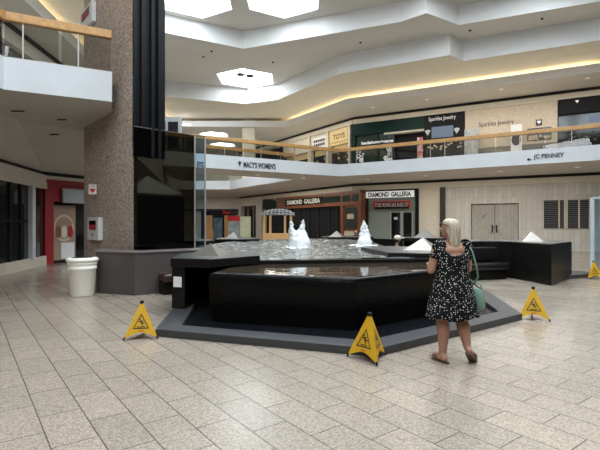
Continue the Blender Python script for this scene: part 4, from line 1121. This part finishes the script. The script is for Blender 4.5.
    hprof = [(1.562, .014, .016, .0), (1.555, .044, .054, -.004), (1.535, .068, .084, -.008), (1.50, .080, .101, -.012), (1.455, .083, .106, -.018), (1.41, .081, .096, -.03), (1.37, .079, .078, -.045), (1.33, .076, .058, -.058), (1.29, .066, .044, -.070), (1.26, .054, .034, -.078), (1.24, .036, .02, -.084), (1.22, .016, .008, -.088)]
    RHH = Matrix.Rotation(yaw + hy * .55, 3, 'Z')
    for z, rx, ry, yo in hprof:
        ring = []
        for k in range(nh):
            a = 2 * PI * k / nh; w = 1 + .045 * math.sin(k * 2.7 + z * 9) + .03 * math.sin(k * 1.3 + z * 6)
            x, y = rx * w * math.cos(a), ry * w * math.sin(a)
            if z < 1.53 and y > 0: y = y * (.35 if z < 1.50 else .75)   # hair leaves the face open
            v = RHH @ Vector((x, y + yo, 0)); ring.append(Vector((hc.x + v.x, hc.y + v.y, z - (.02 * math.sin(k * 1.9) if z < 1.25 else 0))))
        hr.append(ring)
    MB().loft(hr).build('hair', M['hair'], t, smooth=True)
    sgm = MB(); 
    for s in (-1, 1):
        sgm.ball(hc + RH @ Vector((s * .034, .090, .055)), (.031, .010, .024), RH, 12, 8); sgm.tube([hc + RH @ Vector((s * .06, .085, .062)), hc + RH @ Vector((s * .094, .02, .05)), hc + RH @ Vector((s * .095, -.03, .035))], .005, 6)
    sgm.tube([hc + RH @ Vector((-.02, .097, .06)), hc + RH @ Vector((.02, .097, .06))], .005, 6)
    sgm.build('sunglasses', mat('dark red plastic', (.10, .02, .018), .3), t)
    # sandals
    for an, heel, toe in ((la, lheel, ltoe), (ra, rheel, rtoe)):
        dd = (toe - heel); L = dd.length; dd.normalize(); s = dd.cross(Vector((0, 0, 1))).normalized(); u = s.cross(dd)
        if u.z < 0: u = -u
        pts = [(-.045, 0, .0), (-.035, .028, 0), (.03, .032, 0), (.09, .036, 0), (.16, .048, 0), (.205, .044, 0), (.235, .02, 0), (.238, -.015, 0), (.21, -.042, 0), (.15, -.045, 0), (.08, -.034, 0), (.02, -.031, 0), (-.035, -.026, 0)]
        r0 = [heel + dd * x + s * y - u * .034 for x, y, _ in pts]; r1 = [p - u * .02 for p in r0]
        so = MB().loft([r1, r0]).build('sandal', M['sandal'], t)
        for x in (.115, .155):
            MB().tube([heel + dd * x + s * .045 - u * .03, heel + dd * x + s * .034 + u * .012, heel + dd * x + u * .032, heel + dd * x - s * .034 + u * .012, heel + dd * x - s * .043 - u * .03], [.009, .011, .012, .011, .009], 8).build('strap', M['sandal'], so)
    # bag on the right shoulder: held by her, a thing of its own
    bg = thing('handbag', P(.30, .03, .60), 'sage green handbag hanging from the shoulder of the woman', 'bag')
    rr = []; cB = P(.285, -.0, 0)
    for z, rx, ry in ((.545, .05, .03), (.555, .085, .045), (.60, .10, .055), (.67, .098, .058), (.73, .085, .05), (.775, .068, .036), (.79, .055, .022)):
        ring = []
        for k in range(28):
            a = 2 * PI * k / 28; ca, sa = math.cos(a), math.sin(a); e = .75
            v = R @ Matrix.Rotation(math.radians(-50), 3, 'Z') @ Vector((rx * math.copysign(abs(ca) ** e, ca), ry * math.copysign(abs(sa) ** e, sa), 0)); ring.append(Vector((cB.x + v.x, cB.y + v.y, z)))
        rr.append(ring)
    MB().loft(rr).build('pouch', M['bag'], bg, smooth=True)
    q = R @ Matrix.Rotation(math.radians(-50), 3, 'Z') @ Vector((.06, 0, 0)); q2 = Vector((q.x, q.y, 0))
    c0 = Vector((cB.x, cB.y, .775))
    MB().tube([c0 - q2, c0 - q2 + Vector((0, 0, .06)), c0 + Vector((0, 0, .085)), c0 + q2 + Vector((0, 0, .06)), c0 + q2], .009, 8).build('handle', M['bag'], bg, smooth=True)
    MB().tube([c0 - q2, P(.258, -.085, .92), P(.215, -.115, 1.06), P(.178, -.10, 1.20), P(.155, -.03, 1.305), P(.15, .05, 1.27), P(.19, .15, 1.10), P(.235, .11, .92), c0 + q2], .010, 8).build('strap', M['bag'], bg, smooth=True)
    return t
woman()

def seated(name, loc, yaw, label, shirt, hairm, capm=None, seat=.42):
    t = thing('person', (loc[0], loc[1], 0), label, 'person')
    R = Matrix.Rotation(yaw, 3, 'Z')
    def P(x, y, z): v = R @ Vector((x, y, 0)); return Vector((loc[0] + v.x, loc[1] + v.y, z))
    b = MB(); h = seat
    for s in (-1, 1):
        b.cap(P(s * .1, 0, h + .09), P(s * .11, .42, h + .07), .085, .06); b.cap(P(s * .11, .42, h + .07), P(s * .11, .40, .08), .058, .038); b.cap(P(s * .11, .37, .05), P(s * .12, .55, .035), .036, .028)
        b.cap(P(s * .18, 0, h + .50), P(s * .23, .08, h + .26), .05, .042); b.cap(P(s * .23, .08, h + .26), P(s * .13, .28, h + .19), .04, .027)
        for k in range(4): b.cap(P(s * .13 - .03 + .02 * k, .29, h + .185), P(s * .13 - .03 + .02 * k, .37, h + .165), .012, .009, 8)
        b.cap(P(s * .13 - s * .035, .28, h + .19), P(s * .13 - s * .06, .33, h + .18), .012, .009, 8)
    b.ball(P(0, 0, h + .14), (.16, .12, .13), R); b.ball(P(0, 0, h + .33), (.15, .11, .2), R); b.cap(P(-.15, 0, h + .50), P(.15, 0, h + .50), .058, .058)
    b.cap(P(0, 0, h + .5), P(0, .015, h + .64), .055, .048); hc = P(0, .03, h + .71); b.ball(hc, (.075, .092, .108), R); b.ball(hc + R @ Vector((0, .1, -.015)), .014)
    for s in (-1, 1): b.ball(hc + R @ Vector((s * .075, -.005, -.01)), (.01, .02, .028), R, 8, 6)
    b.build('body', M['skin'], t, remesh=.012, relax=2)
    sh = MB(); rings = []
    for z, rx, ry in ((h + .02, .185, .14), (h + .15, .18, .14), (h + .33, .18, .135), (h + .48, .215, .11), (h + .545, .17, .08), (h + .575, .075, .07)):
        rings.append([P(rx * math.cos(2 * PI * k / 32), ry * math.sin(2 * PI * k / 32), z) for k in range(32)])
    sh.loft(rings, False, False)
    for s in (-1, 1): sh.tube([P(s * .15, 0, h + .52), P(s * .19, .02, h + .44), P(s * .215, .06, h + .32)], [.066, .064, .06], 14, False)
    sh.build('shirt', shirt, t, smooth=True)
    tr = MB()
    for s in (-1, 1): tr.tube([P(s * .09, -.03, h + .10), P(s * .11, .42, h + .08), P(s * .11, .44, h + .02), P(s * .11, .41, .12)], [.115, .082, .078, .062], 14, False)
    tr.build('trousers', M['blackmatte'], t, smooth=True)
    hb = MB(); hb.ball(hc + R @ Vector((0, -.022, -.005)), (.088, .094, .118), R, 18, 12); hb.build('hair', hairm, t, smooth=True)
    if capm:
        cb = MB(); cb.ball(hc + R @ Vector((0, -.005, .04)), (.105, .118, .095), R, 18, 12); cb.build('cap_crown', capm, t, smooth=True)
        bb = MB(); bb.ball(hc + R @ Vector((0, .135, .04)), (.085, .10, .014), R, 16, 8); bb.build('cap_brim', capm, t, smooth=True)
    return t
def stool(x, y, z, label):
    o = MB().box((x, y, z / 2), (.7, .5, z)).build('seat_block', M['blackstone'], None, bevel=.01); tag(o, label, 'seat')
stool(3.22, 14.45, .28, 'black granite seat block under the person in the pale cap')
seated('p', (3.12, 14.5), math.radians(-100), 'person in a pale cap and dark shirt sitting behind the right slab', M['blackmatte'], M['darkhair'], mat('pale khaki cap', (.62, .52, .42), .8), seat=.30)
stool(2.85, 22.2, .36, 'black granite seat block under the dark-haired person behind the pool')
seated('p', (2.75, 22.15), math.radians(180), 'person with dark hair sitting behind the far pool slab', M['blackmatte'], M['darkhair'], seat=.38)

# ================================================================== DOWNLIGHTS
dl = [(10.5, 23.6), (7.2, 25.8), (4.2, 28.0), (13.5, 21.9), (16.5, 20.2), (.2, 27.0), (-2.4, 25.4)]
for i, (x, y) in enumerate(dl):
    o = MB().lathe((x, y, ZS - .02), [(.05, 0), (.11, .0), (.12, .018)], 20).build('downlight', M['lamp']); tag(o, 'small round downlight in the underside of the far balcony', 'light', 'downlights under the far balcony')
for i, (x, y) in enumerate([(11.0, 24.6), (7.5, 26.6), (4.6, 28.4), (14.5, 22.7)]):
    o = MB().lathe((x, y, ZL - .02), [(.05, 0), (.11, .0), (.12, .018)], 20).build('downlight', M['lamp']); tag(o, 'small round downlight in the ceiling over the upper shops', 'light', 'downlights over the upper shops')
for i, (x, y, l) in enumerate([(-6.9, 11.0, .3), (-6.3, 11.9, .22), (-7.2, 13.2, .26)]):
    o = MB().box((x, y, ZS - .012 if i < 2 else ZS - .15), (l, .06, .02)).build('ceiling_vent', M['blackmatte']); tag(o, 'thin dark vent slot in the underside of the left balcony', 'vent', 'vent slots under the left balcony')
# smoke detectors dotted over the stepped ceiling
for i, (x, y, z) in enumerate([(3.0, 22.3, ZQ), (7.9, 20.9, ZQ), (10.6, 19.7, ZQ), (-5.2, 24.2, ZQ), (-1.5, 25.0, ZQ), (-4.6, 23.4, ZQ)]):
    o = MB().lathe((x, y, z - .05), [(.03, 0), (.055, .01), (.06, .05)], 16).build('ceiling_sensor', M['blackmatte']); tag(o, 'small dark round sensor on the stepped ceiling', 'sensor', 'round sensors on the stepped ceiling')

# ================================================================== LIGHT AND CAMERA
def area(name, loc, size, power, col, rot=(0, 0, 0)):
    L = bpy.data.lights.new(name, 'AREA'); L.energy = power; L.size = size[0]; L.shape = 'RECTANGLE'; L.size_y = size[1]; L.color = col
    o = bpy.data.objects.new(name, L); C.objects.link(o); o.location = loc; o.rotation_euler = rot; return o
warm = (1, .94, .85)
area('shop_row_lamp', (9.5, 24.2, ZS - .08), (9, .6), 230, warm, (0, 0, math.radians(-32)))
area('shop_row_lamp', (-.5, 33.5, ZS - .08), (.6, 8), 170, warm, (0, 0, math.radians(33)))
area('upper_row_lamp', (10.0, 24.6, ZL - .08), (12, .6), 260, warm, (0, 0, math.radians(-31)))
area('upper_row_lamp', (.3, 33.5, ZL - .08), (.6, 9), 140, warm, (0, 0, math.radians(33)))
area('left_concourse_lamp', (-7.3, 9.0, ZS - .3), (.6, 8), 8, warm)
area('bridge_well_fill', (-6.6, 29.5, 8.6), (3, 3), 420, (.9, .95, 1), (math.radians(20), 0, math.radians(10)))  # added fill without a fixture, brightens the far balcony edge beyond the bridge
area('far_concourse_lamp', (-9, 42, ZS - .1), (4, 4), 120, warm)
area('pier_fill', (-3.5, -4.5, 8.5), (5, 3), 420, (.93, .97, 1), (math.radians(52), 0, math.radians(5)))  # added soft fill behind the camera, stands in for daylight on the pier
wd = bpy.data.worlds.new('World'); sc.world = wd; wd.use_nodes = True
bg = wd.node_tree.nodes['Background']; bg.inputs['Color'].default_value = (.95, .97, 1, 1); bg.inputs['Strength'].default_value = .12
cam = bpy.data.cameras.new('Camera'); co = bpy.data.objects.new('Camera', cam); C.objects.link(co)
co.location = (0, 0, EYE); co.rotation_euler = (PI / 2, 0, 0)
cam.sensor_width = 36; cam.lens = 36 * F / 600; cam.shift_y = (HY - 225) / 600 * -1 * -1; cam.clip_end = 200
sc.camera = co
sc.view_settings.view_transform = 'Standard'; sc.view_settings.look = 'None'; sc.view_settings.gamma = 1; sc.view_settings.exposure = 0.0
sc.view_settings.use_curve_mapping = False
sc.cycles.use_denoising = True; sc.cycles.max_bounces = 8
